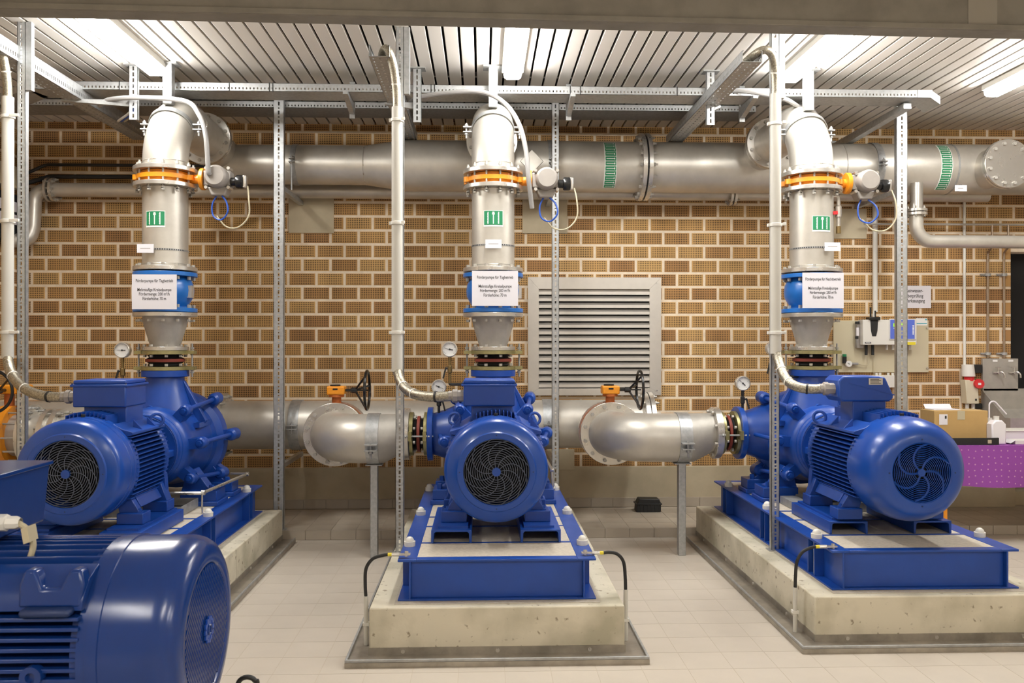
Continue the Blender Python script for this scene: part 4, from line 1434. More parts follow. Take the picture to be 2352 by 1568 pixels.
# blind flange stub at the right
bx = at(2318, 375, 6.92).x
bz = at(2318, 375, 6.92).z - ZH
MB().cyl((bx, -0.40, bz), (bx, -0.02, bz * 0.6), 0.165, n=40).build('blind_stub', ST, t)
MB().ring((bx, -0.40, bz), (0, 1, 0), 0.0, 0.026, 0.205, 0.12, 44).build('stub_flange', SB, t)
MB().lathe([(0, -0.03), (0.198, -0.03), (0.203, -0.025), (0.203, -0.004), (0, -0.004)], (bx, -0.40, bz), (0, 1, 0), 48).build('blind_plate', SB, t, label='round blind plate with a ring of bolts')
MB().bolts((bx, -0.40, bz), (0, 1, 0), 0.168, 12, -0.03, 0.026, 0.015, 0.018, 0.26).build('stub_bolts', M['steel_cast'], t)
# flow label strips
for q, (px, hw) in enumerate(((1403, 0.052), (2176, 0.050))):
    xx = at(px, 385, YH - RH).x
    lb = xpatch(MB(), RH + 0.0006, xx - hw, xx + hw, -1.12, 1.0, n=20).build('flow_label', M['white'], t, label='green flow arrow strip round the header')
    mb, mw = MB(), MB()
    nn = 11
    for i in range(nn):
        b0 = -1.10 + 2.08 * i / nn
        b1 = -1.10 + 2.08 * (i + 1) / nn
        xpatch(mb, RH + 0.0016, xx - hw + 0.008, xx + hw - 0.006, b0 + 0.012, b1 - 0.012, n=3)
        bm = (b0 + b1) / 2
        xpatch(mw, RH + 0.0026, xx - hw + 0.016, xx + hw - 0.018, bm - 0.012, bm + 0.012, n=2)
        xpatch(mw, RH + 0.0026, xx + hw - 0.022, xx + hw - 0.014, bm - 0.035, bm + 0.035, n=2)
    mb.build('green_fields', M['green'], lb)
    mw.build('white_arrows', M['white'], lb)
xx = at(2205, 400, YH - RH).x
MB().lathe([(RH, -0.008), (RH + 0.003, -0.008), (RH + 0.003, 0.008), (RH, 0.008)], (xx, 0, 0), (1, 0, 0), 48).build('worm_band', M['galv_dull'], t)
p = at(2207, 432, YH - RH - 0.02)
tg = thing('name_tag', 'small white name tag banded to the header near the blind flange', 'tag', p)
MB().box(-0.052, -0.003, -0.026, 0.052, 0, 0.026).build('plate', M['paper'], tg)
MB().box(-0.026, -0.0034, -0.004, 0.02, -0.003, 0.001).build('print', M['actuator'], tg)
MB().box(-0.01, 0, -0.02, 0.01, 0.05, 0.03).build('holder', M['dark'], tg)

def pipe_clamp(px, Y, z, r, w, label, rod=0.0, py=380):
    xx = at(px, py, Y).x
    t = thing('pipe_clamp', label, 'clamp', (xx, Y, z))
    MB().lathe([(r + 0.001, -w), (r + 0.007, -w), (r + 0.007, w), (r + 0.001, w)], (0, 0, 0), (1, 0, 0), 40, closed=True).build('band', M['galv'], t)
    mb = MB()
    for dz in (-0.014, 0.016):
        mb.box(-w, -r - 0.05, dz - 0.004, w, -r + 0.004, dz + 0.004)
    mb.cyl((0, -r - 0.028, -0.05 - rod), (0, -r - 0.028, 0.045), 0.007, n=8)
    mb.cyl((0, -r - 0.028, 0.02), (0, -r - 0.028, 0.032), 0.014, n=6).cyl((0, -r - 0.028, -0.03), (0, -r - 0.028, -0.018), 0.014, n=6)
    mb.build('clamp_ear', M['galv_dull'], t)
    return t
pipe_clamp(681, YH, ZH, r1, 0.022, 'galvanised clamp on the narrow header beside a slotted post', 0.20)
pipe_clamp(1262, YH, ZH, RH, 0.022, 'galvanised clamp on the header behind the middle actuator')
pipe_clamp(2000, YH, ZH, RH, 0.03, 'galvanised clamp on the header right of the rightmost elbow')

# thin pipe below and behind the header, with its swan neck at the left
zl = at(500, 438, 7.62).z
t = thing('supply_pipe', 'thin stainless pipe running below the header along the bricks, swan neck at its left', 'pipe', (0, 7.62, zl))
x0, x1 = at(118, 438, 7.62).x, 4.6
MB().tube([(x0, 0, 0), (x1, 0, 0)], 0.061, 24).build('straight_run', ST, t)
pb = at(70, 520, 7.55)
pts = fillet([(x0 - 0.03, 0, 0), (pb.x, 0, 0.0), (pb.x, -0.03, pb.z - zl), (pb.x - 0.02, -0.06, pb.z - zl - 0.12), (XL + 0.002, -0.14, pb.z - zl - 0.13)], [0.17, 0.05, 0.15], 10)
MB().tube(pts, 0.061, 24).build('swan_neck', ST, t)
for a in (x0 - 0.03, x0 + 0.012):
    MB().ring((a, 0, 0), (1, 0, 0), 0, 0.022, 0.105, 0.05, 32).build('flange', SB, t)
MB().bolts((x0 - 0.03, 0, 0), (1, 0, 0), 0.088, 8, 0, 0.064, 0.012, 0.014).build('bolts', M['steel_cast'], t)
xq = at(1681, 455, 7.62).x
for a in (xq - 0.03, xq + 0.006):
    MB().ring((a, 0, 0), (1, 0, 0), 0, 0.022, 0.105, 0.05, 32).build('flange', SB, t)
MB().bolts((xq - 0.03, 0, 0), (1, 0, 0), 0.088, 8, 0, 0.058, 0.012, 0.014).build('bolts', M['steel_cast'], t)
for q, (py, rr) in enumerate(((378, 0.014), (405, 0.02))):
    a = at(105 + 10 * q, py, 7.68)
    b = at(470, py + 1, 7.68)
    mb = MB().tube(fillet([(a.x - 0.22, 7.55, a.z - 0.16 + 0.05 * q), (a.x, 7.68, a.z), (b.x, 7.68, a.z)], 0.08), rr, 10)
    tag(mb.build('thin_pipe', M['black'], None), ['upper', 'lower'][q] + ' of two thin black pipes on the bricks left of the leftmost riser', 'pipe')

# drain branch at the right below the header
p = at(2105, 442, 7.2)
zq = at(2200, 555, 7.2).z
t = thing('branch_pipe', 'stainless branch pipe dropping from the header and turning right, flange above the bend', 'pipe', (p.x, 7.2, zq))
pts = fillet([(0, 0, ZH - 0.15 - zq), (0, 0, 0), (2.0, 0.0, 0)], 0.15, 12)
MB().tube([(0, 0, ZH - 0.15 - zq), (0, 0, at(2105, 484, 7.2).z - zq)], 0.053, 24).build('upper_stub', SB, t)
zf = at(2105, 487, 7.2).z - zq
MB().tube(fillet([(0, 0, zf), (0, 0, 0), (2.0, 0, 0)], 0.14, 12), 0.056, 24).build('bend', ST, t)
for a in (zf + 0.003, zf - 0.028):
    MB().ring((0, 0, a), Z, 0, 0.022, 0.088, 0.04, 32).build('flange', SB, t)
MB().bolts((0, 0, zf - 0.028), Z, 0.072, 6, 0, 0.053, 0.010, 0.012).build('bolts', M['steel_cast'], t)

# ------------------------------------------------------------------ suction side
t = thing('header_pipe', 'stainless suction header running low along the brick wall behind the pumps', 'pipe', (0, 7.25, 0.885))
rs = 0.2035
MB().lathe([(rs, XL + 0.02), (rs, 1.40)], (0, 0, 0), (1, 0, 0), 44).build('pipe_wall', ST, t)
for a in (1.36, -2.19, -2.24):
    MB().ring((a, 0, 0), (1, 0, 0), 0, 0.036, 0.27, rs - 0.01, 44).build('flange', SB, t)
MB().lathe([(0, 0), (0.27, 0), (0.27, 0.036), (0, 0.036)], (1.405, 0, 0), (1, 0, 0), 44).build('blind_plate', SB, t)
MB().bolts((1.36, 0, 0), (1, 0, 0), 0.238, 14, 0, 0.081, 0.016, 0.02).bolts((-2.24, 0, 0), (1, 0, 0), 0.238, 14, 0, 0.086, 0.016, 0.02).build('bolts', M['steel_cast'], t)
for px, lab in ((684, 'galvanised strap on the suction header beside the left slotted post'), (1256, 'galvanised strap on the suction header behind the middle motor')):
    pipe_clamp(px, 7.25, 0.885, rs, 0.042, lab, py=975)

def suction(k, xv, xf, xc):
    """header -> hand valve -> bend -> reducer -> expansion joint of pump k"""
    P = ['', 'middle pump', 'pump beside the purple table'][k]
    xp = PX[k]
    t = thing('suction_pipe', 'fat stainless suction pipe bending from the wall to the %s' % P, 'pipe', (xp, YSU, ZSU))
    R = 0.180
    v = xv - xp
    zr = 0.034
    xs = -0.475 - 0.13               # joint plate against the pump flange
    pts = fillet([(v, 0.30, 0), (v, 0, 0), (-0.84, 0, 0)], 0.285, 16)
    MB().tube(pts, R, 44).build('bend', ST, t)
    # eccentric reducer, flat on top
    mb = MB()
    vs, fs = [], []
    st = [(-0.84, R, 0), (-0.80, R, 0), (xs - 0.06, 0.146, zr), (xs - 0.03, 0.146, zr)]
    n = 44
    for xx, r, dz in st:
        for i in range(n):
            a = 2 * PI * i / n
            vs.append((xx, r * cos(a), dz + r * sin(a)))
    for q in range(len(st) - 1):
        for i in range(n):
            j = (i + 1) % n
            fs.append((q * n + i, (q + 1) * n + i, (q + 1) * n + j, q * n + j))
    mb.add(vs, fs).build('eccentric_reducer', M['steel_cast'], t)
    MB().ring((xs - 0.052, 0, zr), (1, 0, 0), 0, 0.05, 0.190, 0.12, 40).build('flange', SB, t, bevel=0.003)
    MB().bolts((xs - 0.052, 0, zr), (1, 0, 0), 0.168, 8, 0, 0.001, 0.013, 0.018, 0.39, shank=False).build('bolts', M['steel_cast'], t)
    MB().ring((v, 0.275, 0), (0, 1, 0), 0, 0.03, 0.243, 0.15, 48).build('valve_flange', SB, t, bevel=0.003)
    MB().bolts((v, 0.275, 0), (0, 1, 0), 0.212, 12, 0, 0.001, 0.015, 0.018, 0.26, shank=False).build('valve_flange_bolts', M['steel_cast'], t)
    MB().ring((v, 0.42, 0), (0, 1, 0), 0, 0.03, 0.243, 0.15, 48).build('counter_flange', SB, t)
    MB().cyl((v, 0.44, 0), (v, 0.80, 0.01), R, n=40).build('header_stub', ST, t)
    expansion_joint((0, 0, 0), (1, 0, 0), xs, xs + 0.128, 'rubber expansion joint on the suction side of the %s' % P, (xp, YSU, ZSU + zr))
    # support
    cx = xc - xp
    s = thing('pipe_support', 'flat galvanised post and strap carrying the suction pipe of the %s' % P, 'support', (xc, YSU, 0))
    MB().lathe([(R + 0.001, -0.045), (R + 0.007, -0.045), (R + 0.007, 0.045), (R + 0.001, 0.045)], (0, 0, ZSU), (1, 0, 0), 44, closed=True).build('strap', M['galv'], s)
    mb = MB()
    for dz in (-0.062, -0.022):
        mb.box(-0.045, -R - 0.055, ZSU + dz - 0.004, 0.045, -R + 0.012, ZSU + dz + 0.004)
    mb.cyl((0, -R - 0.03, ZSU - 0.12), (0, -R - 0.03, ZSU - 0.005), 0.008, n=8).cyl((0, -R - 0.03, ZSU - 0.085), (0, -R - 0.03, ZSU - 0.07), 0.017, n=6)
    mb.build('strap_ear', M['galv_dull'], s)
    mb = MB().box(-0.027, -0.03, 0, 0.027, 0.03, ZSU - R - 0.012)
    mb.build('post', M['galv'], s, bevel=0.004)
    MB().box(-0.06, -0.05, ZSU - R - 0.014, 0.06, 0.05, ZSU - R - 0.006).build('saddle', M['galv_dull'], s)
    # hand-operated butterfly valve
    b = thing('butterfly_valve', 'orange hand valve with black handwheel, suction pipe of the %s' % P, 'valve', (xv, YSU + 0.362, ZSU))
    MB().ring((0, 0, 0), (0, 1, 0), -0.052, 0.053, 0.232, 0.15, 44).build('body', M['rust_orange'], b)
    n_ = MB().cyl((0, 0, 0.22), (0, 0, 0.315), 0.036, n=16).build('neck', M['rust_orange'], b)
    MB().lathe([(0, 0.285), (0.06, 0.285), (0.06, 0.302), (0, 0.302)], (0, 0, 0), Z, 16).build('neck_flange', M['rust_orange'], n_)
    g = MB().box(-0.068, -0.06, 0.302, 0.068, 0.06, 0.368).build('gearbox', M['orange'], b, bevel=0.01)
    MB().cyl((-0.01, 0, 0.368), (-0.01, 0, 0.378), 0.04, n=18).build('position_disc', M['dark'], g)
    MB().box(-0.02, -0.062, 0.34, 0.018, -0.0595, 0.352).build('mark', M['dark'], g)
    hw = MB().cyl((0.06, 0, 0.335), (0.12, 0, 0.335), 0.011, n=10).cyl((0.115, 0, 0.335), (0.16, 0, 0.335), 0.022, n=12).build('handwheel_hub', M['black_gloss'], b)
    wx = 0.235
    MB().torus((wx, 0, 0.335), (1, 0, 0), 0.150, 0.011, 36, 8).build('rim', M['black_gloss'], hw)
    for a in (0.2, 0.2 + 2 * PI / 3, 0.2 + 4 * PI / 3):
        MB().cyl((0.15, 0.012 * cos(a), 0.335 + 0.012 * sin(a)), (wx, 0.15 * cos(a), 0.335 + 0.15 * sin(a)), 0.008, n=8).build('spoke', M['black_gloss'], hw)
    MB().cyl((0.15, 0, 0.335), (wx + 0.01, 0, 0.335), 0.006, n=8).build('grip_shaft', M['black_gloss'], hw)

suction(1, at(770, 985, 6.6).x, 0, at(860, 1000, YSU).x)
suction(2, at(1404, 985, 6.6).x, 0, at(1565, 1000, YSU).x)

# left pump: suction comes straight along the wall side, valve seen edge on
t = thing('suction_pipe', 'stainless suction pipe with paired flanges left of the leftmost motor', 'pipe', (PX[0], YSU, ZSU + 0.034))
MB().tube([(-0.62, 0, 0), (-1.06, 0, 0)], 0.150, 40).build('pipe_wall', ST, t)
for a in (-0.86, -0.93, -0.655):
    MB().ring((a, 0, 0), (1, 0, 0), 0, 0.035, 0.19, 0.13, 40).build('flange', SB, t)
MB().bolts((-0.93, 0, 0), (1, 0, 0), 0.17, 8, 0, 0.105, 0.014, 0.02, 0.39).build('bolts', M['steel_cast'], t)
MB().ring((-1.06, 0, 0), (1, 0, 0), 0, 0.03, 0.225, 0.13, 40).build('valve_flange', SB, t)
MB().tube([(-1.36, 0, 0), (XL - PX[0] + 0.02, 0, 0)], 0.150, 40).build('wall_side', ST, t)
MB().ring((-1.38, 0, 0), (1, 0, 0), 0, 0.03, 0.225, 0.13, 40).build('counter_flange', SB, t)
expansion_joint((0, 0, 0), (1, 0, 0), -0.612, -0.478, 'rubber expansion joint hidden behind the leftmost motor', (PX[0], YSU, ZSU + 0.034))
xv = PX[0] - 1.205
b = thing('butterfly_valve', 'orange butterfly valve seen edge-on with long bolts and a black handwheel, left border', 'valve', (xv, YSU, ZSU + 0.034))
MB().ring((0, 0, 0), (1, 0, 0), -0.045, 0.045, 0.215, 0.14, 44).build('body', M['orange'], b)
MB().bolts((0, 0, 0), (1, 0, 0), 0.195, 12, -0.19, 0.19, 0.013, 0.014).build('long_bolts', M['galv'], b)
MB().cyl((-0.16, 0, 0), (0.14, 0, 0), 0.150, n=36).build('liner', M['steel_cast'], b)
MB().cyl((0, 0, 0.2), (0, 0, 0.33), 0.034, n=16).build('neck', M['rust_orange'], b)
g = MB().box(-0.05, -0.06, 0.30, 0.14, 0.06, 0.365).build('gearbox', M['orange'], b, bevel=0.01)
hw = MB().cyl((0.0, -0.06, 0.33), (0.0, -0.14, 0.33), 0.012, n=10).cyl((0, -0.12, 0.33), (0, -0.17, 0.33), 0.024, n=12).build('handwheel_hub', M['black_gloss'], b)
MB().torus((0.0, -0.24, 0.33), (0, 1, 0), 0.150, 0.011, 36, 8).build('rim', M['black_gloss'], hw)
for a in (0.6, 0.6 + 2 * PI / 3, 0.6 + 4 * PI / 3):
    MB().cyl((0.012 * cos(a), -0.15, 0.33 + 0.012 * sin(a)), (0.15 * cos(a), -0.24, 0.33 + 0.15 * sin(a)), 0.008, n=8).build('spoke', M['black_gloss'], hw)

# thin stainless drain line on the left frame and the middle frame
zd = ZFR + 0.19
for k, lab in ((0, 'thin bright drain pipe bent round the foot of the leftmost pump'), (1, 'thin bright drain pipe beside the foot of the middle pump')):
    xo = PX[k]
    if k == 0:
        pts = fillet([(-0.10, -0.45, 0.13), (0.40, -0.45, 0.13), (0.47, 0.38, 0.13), (0.34, 0.38, 0.13)], 0.02, 4)
    else:
        pts = fillet([(0.36, -0.10, 0.30), (0.42, 0.05, 0.20), (0.44, 0.15, 0.03), (0.38, 0.15, 0.03)], 0.02, 4)
    t = thing('drain_pipe', lab, 'pipe', (xo, YR, ZFR))
    MB().tube(pts, 0.011, 10).build('tube', SB, t)
    mb = MB()
    for p in (pts[5], pts[-6]):
        mb.cyl(V(p) - V((0.012, 0, 0)), V(p) + V((0.012, 0, 0)), 0.016, n=10)
    mb.build('elbow_fitting', SB, t)
    if k == 0:
        MB().cyl((0.40, -0.45, 0.0), (0.40, -0.45, 0.13), 0.006, n=8).build('stand', SB, t)

# ------------------------------------------------------------------ gauges
def gauge(px, py, Y, lab, z0, kind, na=2.9):
    """round dial on a brass cock; z0 = where its stem starts"""
    c = at(px, py, Y)
    t = thing('pressure_gauge', lab, 'gauge', (c.x, Y, z0))
    h = c.z - z0
    R = 0.054
    MB().lathe([(0, 0.03), (R - 0.004, 0.03), (R, 0.026), (R + 0.001, 0.0), (R, -0.012), (R - 0.005, -0.014), (R - 0.006, -0.008), (R - 0.006, 0.0)], (0, 0, h), (0, 1, 0), 36).build('case', M['steel_bright'], t)
    f = MB().lathe([(0, -0.004), (R - 0.005, -0.004)], (0, 0, h), (0, 1, 0), 36).build('dial', M['white'], t)
    mb = MB()
    for i in range(21):
        a = rad(225 - 270 * i / 20)
        e = V((cos(a), 0, sin(a)))
        L = 0.010 if i % 5 == 0 else 0.005
        mb.bar(V((0, -0.0046, h)) + e * (R - 0.009), V((0, -0.0046, h)) + e * (R - 0.009 - L), 0.0014, 0.0006, up=(0, 1, 0))
    mb.build('scale_marks', M['ink'], f)
    e = V((cos(na), 0, sin(na)))
    MB().bar(V((0, -0.0062, h)) - e * 0.016, V((0, -0.0062, h)) + e * 0.038, 0.0022, 0.001, up=(0, 1, 0)).cyl((0, -0.008, h), (0, -0.0045, h), 0.006, n=12).bar(V((0, -0.0064, h)) - e * 0.024, V((0, -0.0064, h)), 0.006, 0.001, up=(0, 1, 0)).build('needle', M['ink'], f)
    st = MB().cyl((0, 0.005, h - R + 0.004), (0, 0.005, h - R - 0.03), 0.012, n=6).cyl((0, 0.005, h - R - 0.03), (0, 0.005, 0.0), 0.010, n=10)
    st.lathe([(0.010, 0), (0.017, 0.006), (0.017, 0.05), (0.010, 0.056)], (0, 0.005, max(0.01, (h - R - 0.03) * 0.45)), Z, 10)
    m = M['brass'] if kind else M['black']
    st = st.build('stem', m, t)
    zc = max(0.01, (h - R - 0.03) * 0.45) + 0.03
    s = -1 if kind else 1
    MB().cyl((0, 0.005, zc), (s * 0.03, 0.0, zc + 0.008), 0.007, n=8).bar((s * 0.026, 0.0, zc + 0.012), (s * 0.046, -0.004, zc - 0.065), 0.012, 0.008, up=(0, 1, 0)).build('cock_handle', M['black'], t)
    return t
def arm(t, x0, x1, m=None):
    MB().tube(fillet([(0, 0.005, 0.0), (0, 0.005, -0.008), (x1, 0.005, -0.008)], 0.008), 0.010, 8).build('side_arm', m or M['brass'], t)
g0 = gauge(281, 804, 6.0, 'dial gauge on a brass cock behind the leftmost terminal box', at(290, 890, 6.0).z, 1, 3.1)
arm(g0, 0, 0.20)
g1 = gauge(1033, 802, 6.0, 'upper dial gauge on a brass cock beside the middle expansion joint', at(1035, 880, 6.0).z, 1, 2.95)
arm(g1, 0, 0.20, M['black'])
gauge(1008, 888, 6.25, 'lower dial gauge half hidden by the middle metal hose', at(1008, 948, 6.25).z, 0, -0.4)
gauge(1706, 880, 6.25, 'dial gauge on a black cock above the suction nozzle, right of the handwheel', at(1706, 945, 6.25).z, 0, 2.4)
g4 = gauge(1777, 800, 6.0, 'dial gauge almost hidden behind the rightmost grey conduit', at(1777, 862, 6.0).z, 1, 2.9)
arm(g4, 0, 0.20, M['black'])
# ------------------------------------------------------------------ posts, trays, conduits, cables
SLOT = [(0.012, 0.022), (0.012, 0.008)]
def post(x, y, z0, z1, w, label, name='slotted_post', dz=0.04, face=0.011, pat=SLOT):
    """upright of perforated channel: slotted face towards us, two flanges behind it"""
    t = thing(name, label, 'post', (x, y, z0))
    L = z1 - z0
    MB().slotted((-w / 2, 0, 0), (0, 0, L), (w, 0, 0), (0, 0.0025, 0), face, pat).build('slotted_face', M['galv'], t, flat=True)
    MB().box(-w / 2, 0, 0, -w / 2 + 0.0025, dz, L).box(w / 2 - 0.0025, 0, 0, w / 2, dz, L).build('flanges', M['galv'], t, flat=True)
    MB().box(-w / 2 - 0.02, -0.015, 0.0, w / 2 + 0.02, dz + 0.015, 0.006).build('foot_plate', M['galv_dull'], t)
    return t

YC = 5.35
CX = [at(48, 700, YC).x, at(918, 1270, YC).x, at(1781, 1277, YC).x]
PN = ['leftmost', 'middle', 'rightmost']
for k in range(3):
    x = CX[k]
    p = post(x, YC, ZP, ZC, 0.050, 'slotted galvanised post rising from the %s plinth beside a grey conduit' % PN[k], face=0.012)
    MB().box(0.026, 0.0, ZC - ZP - 0.42, 0.062, 0.036, ZC - ZP - 0.0).build('splice_profile', M['galv'], p)
    # grey plastic conduit clipped to the post
    zt = at(0, [222, 237, 197][k], YC - 0.05).z
    zb = [at(28, 823, YC - .05).z, at(913, 853, YC - .05).z, at(1785, 812, YC - .05).z][k]
    xc = x + [-0.055, -0.012, -0.014][k]
    yc = YC - 0.045
    t = thing('conduit_pipe', 'light grey plastic conduit clipped to the %s slotted post' % PN[k], 'conduit', (xc, yc, zb))
    MB().lathe([(0.029, 0), (0.034, 0), (0.034, zt - zb), (0.029, zt - zb), (0.029, 0)], (0, 0, 0), Z, 24).build('tube', M['pvc'], t)
    for py in (268, 508, 763):
        zc = at(0, py, yc).z - zb
        MB().ring((0, 0, zc - 0.010), Z, 0, 0.02, 0.040, 0.033, 24).box(-0.05, -0.008, zc - 0.01, -0.036, 0.02, zc + 0.01).box(0.03, -0.046, zc - 0.008, 0.088 if k == 0 else 0.052, -0.034, zc + 0.010).build('clip', M['white_pl'], t, bevel=0.002)
    # braided hose: conduit to terminal box
    g = GL[k]
    a = V((xc, yc, zb + 0.02))
    def bez(P, n=20):
        o = []
        for i in range(n + 1):
            s = i / n
            o.append(P[0] * (1 - s) ** 3 + P[1] * 3 * s * (1 - s) ** 2 + P[2] * 3 * s * s * (1 - s) + P[3] * s ** 3)
        return o
    pts = bez([a, a + V((0.03, -0.05, -0.15)), V((g.x - 0.22, g.y + 0.02, g.z - 0.02)), g + V((0.02, 0, 0))])
    t = thing('metal_hose', 'braided metal hose curving from the %s conduit to its terminal box' % PN[k], 'hose', a)
    pl = [q - a for q in pts]
    MB().tube(pl, 0.0295, 14).build('braid', M['hose'], t)
    for i in (6, 11):
        d = (pl[i + 1] - pl[i - 1]).normalized()
        MB().ring(pl[i], d, -0.004, 0.004, 0.032, 0.029, 16).build('cable_tie', M['white_pl'], t)
    d = (pl[18] - pl[16]).normalized()
    MB().ring(pl[17], d, -0.006, 0.006, 0.033, 0.029, 16).build('black_tie', M['black'], t)
    # braided hose at the top into the end of the tray
    b = V((xc, yc, zt - 0.02))
    e = V((PX[k] - 0.70, 5.22, 3.345))
    up = 0.30 if k else 0.34
    pts = bez([b, b + V((0, 0, up)), V((xc * 0.5 + e.x * 0.5, 5.10, 3.42)), e + V((0, 0.10, -0.0))])
    t = thing('metal_hose', 'braided metal hose bending from the top of the %s conduit into a tray' % PN[k], 'hose', b)
    pl = [q - b for q in pts]
    MB().tube(pl, 0.026, 14).build('braid', M['hose'], t)
    d = (pl[5] - pl[3]).normalized()
    MB().ring(pl[4], d, -0.004, 0.004, 0.0285, 0.025, 16).build('cable_tie', M['white_pl'], t)

def cable_tray(p0, p1, w, h, label, name='cable_tray', slot=True, bottom=True):
    """perforated U tray from p0 to p1 (centre of its floor)"""
    p0, p1 = V(p0), V(p1)
    d = (p1 - p0)
    L = d.length
    e = d / L
    s = e.cross(V((0, 0, 1))).normalized()
    t = thing(name, label, 'cable tray', p0)
    pat = [(0.022, 0.010)]
    for q in (-1, 1):
        o = s * q * w / 2
        mb = MB()
        mb.obox(o, e * L, s * 0.002 * -q, V((0, 0, h * 0.22)))
        mb.obox(o + V((0, 0, h * 0.46)), e * L, s * 0.002 * -q, V((0, 0, h * 0.54)))
        mb.obox(o + V((0, 0, h - 0.002)), e * L, s * 0.010 * -q, V((0, 0, 0.002)))
        n = int(L / 0.026)
        for i in range(n + 1):
            a = i * 0.026
            mb.obox(o + e * a + V((0, 0, h * 0.22)), e * min(0.017, L - a), s * 0.002 * -q, V((0, 0, h * 0.24)))
        mb.build('side_rail', M['galv'], t, flat=True)
    mb = MB()
    if slot:
        nrow = max(2, int(w / 0.035))
        rw = w / nrow
        for r in range(nrow):
            mb.slotted(s * (-w / 2 + rw * r), e * L, s * rw, V((0, 0, 0.002)), 0.008, [(0.035, 0.022)])
    else:
        mb.obox(-s * w / 2, e * L, s * w, V((0, 0, 0.002)))
    mb.build('tray_floor', M['galv'], t, flat=True)
    return t

xr = at(2138, 225, 6.2).x
main = cable_tray((-3.25, 6.31, 3.385), (xr, 6.31, 3.385), 0.23, 0.058, 'long perforated cable tray crossing the room in front of the header', slot=False)
a, b = at(2138, 232, 6.2), at(2182, 275, 6.45)
MB().prism([(xr, 6.195), (xr + 0.16, 6.36), (xr + 0.16, 6.60), (xr, 6.425)], (3.25, -6.31, 0), (1, 0, 0), (0, 1, 0), (0, 0, 0.002)).build('end_bend', M['galv'], main)
MB().obox((xr + 3.25, 6.195 - 6.31, 0), (0.16, 0.165, 0), (0, 0.002, 0), (0, 0, 0.058)).build('end_rail', M['galv'], main)
MB().obox((xr + 3.25 - 0.10, 6.192 - 6.31, 0.001), (0.11, 0, 0), (0, 0.002, 0), (0, 0, 0.056)).build('splice_plate', M['galv'], main)
mb = MB()
for px in (273, 303, 526, 618, 626, 990, 998, 1310, 1333, 1556):
    x = at(px, 208, 6.19).x + 3.25
    mb.box(x - 0.003, -0.118, -0.004, x + 0.003, -0.1155, 0.062)
mb.build('tie_straps', M['black'], main)
MB().obox((-0.0, -0.115, 0), (-0.35, 0.30, 0), (0.06, 0.2, 0), (0, 0, 0.05)).build('corner_piece', M['galv'], main)
cable_tray((-3.9, 7.10, 3.475), (at(1732, 255, 7.0).x, 7.10, 3.475), 0.30, 0.05, 'second cable tray close to the brick wall under the ceiling slats', slot=False)
for k in range(3):
    x = PX[k] - 0.70
    y0 = [4.75, 5.18, 5.20][k]
    cable_tray((x, y0, 3.305), (x, 7.38, 3.305), 0.125, 0.10 if k == 0 else 0.07, 'perforated cable tray running from the %s hose back towards the wall' % PN[k])
    xh = [at(325, 280, 6.3).x, at(961, 230, 6.28).x, at(1618, 230, 6.33).x][k]
    yh = 6.15
    t = thing('tray_hanger', 'short slotted hanger with arm holding the tray of the %s hose' % PN[k], 'hanger', (xh, yh, 3.16))
    MB().slotted((-0.03, 0, 0), (0, 0, ZC - 3.16), (0.06, 0, 0), (0, 0.0025, 0), 0.011, [(0.014, 0.028)]).build('slotted_face', M['galv'], t, flat=True)
    MB().box(-0.03, 0, 0, -0.0275, 0.03, ZC - 3.16).box(0.0275, 0, 0, 0.03, 0.03, ZC - 3.16).build('flanges', M['galv'], t)
    MB().box(-0.06, -0.03, ZC - 3.168, 0.06, 0.06, ZC - 3.16).build('top_plate', M['galv_dull'], t)
    dx = x - xh
    MB().prism([(0, 0.10), (0, 0.15), (dx + (0.08 if dx > 0 else -0.08), 0.15), (dx + (0.08 if dx > 0 else -0.08), 0.135)], (0, 0.03, 0), (1, 0, 0), (0, 0, 1), (0, 0.03, 0)).build('arm', M['galv_dull'], t)
for px, lab in ((800, 'small cantilever arm under the long tray left of the middle hose'), (1312, 'small cantilever arm under the long tray above the louvre vent'), (1722, 'small cantilever arm under the long tray beside the rightmost conduit')):
    x = at(px, 240, 6.3).x
    t = thing('cantilever_bracket', lab, 'bracket', (x, 6.16, 3.30))
    MB().prism([(0, 0.06), (0, 0.083), (0.32, 0.083), (0.32, 0.0), (0.29, 0.0)], (-0.018, 0, 0), (0, 1, 0), (0, 0, 1), (0.036, 0, 0)).build('arm', M['galv'], t)
    MB().box(-0.02, 0.32, -0.03, 0.02, 0.345, 0.245).build('hanger_strip', M['galv_dull'], t)

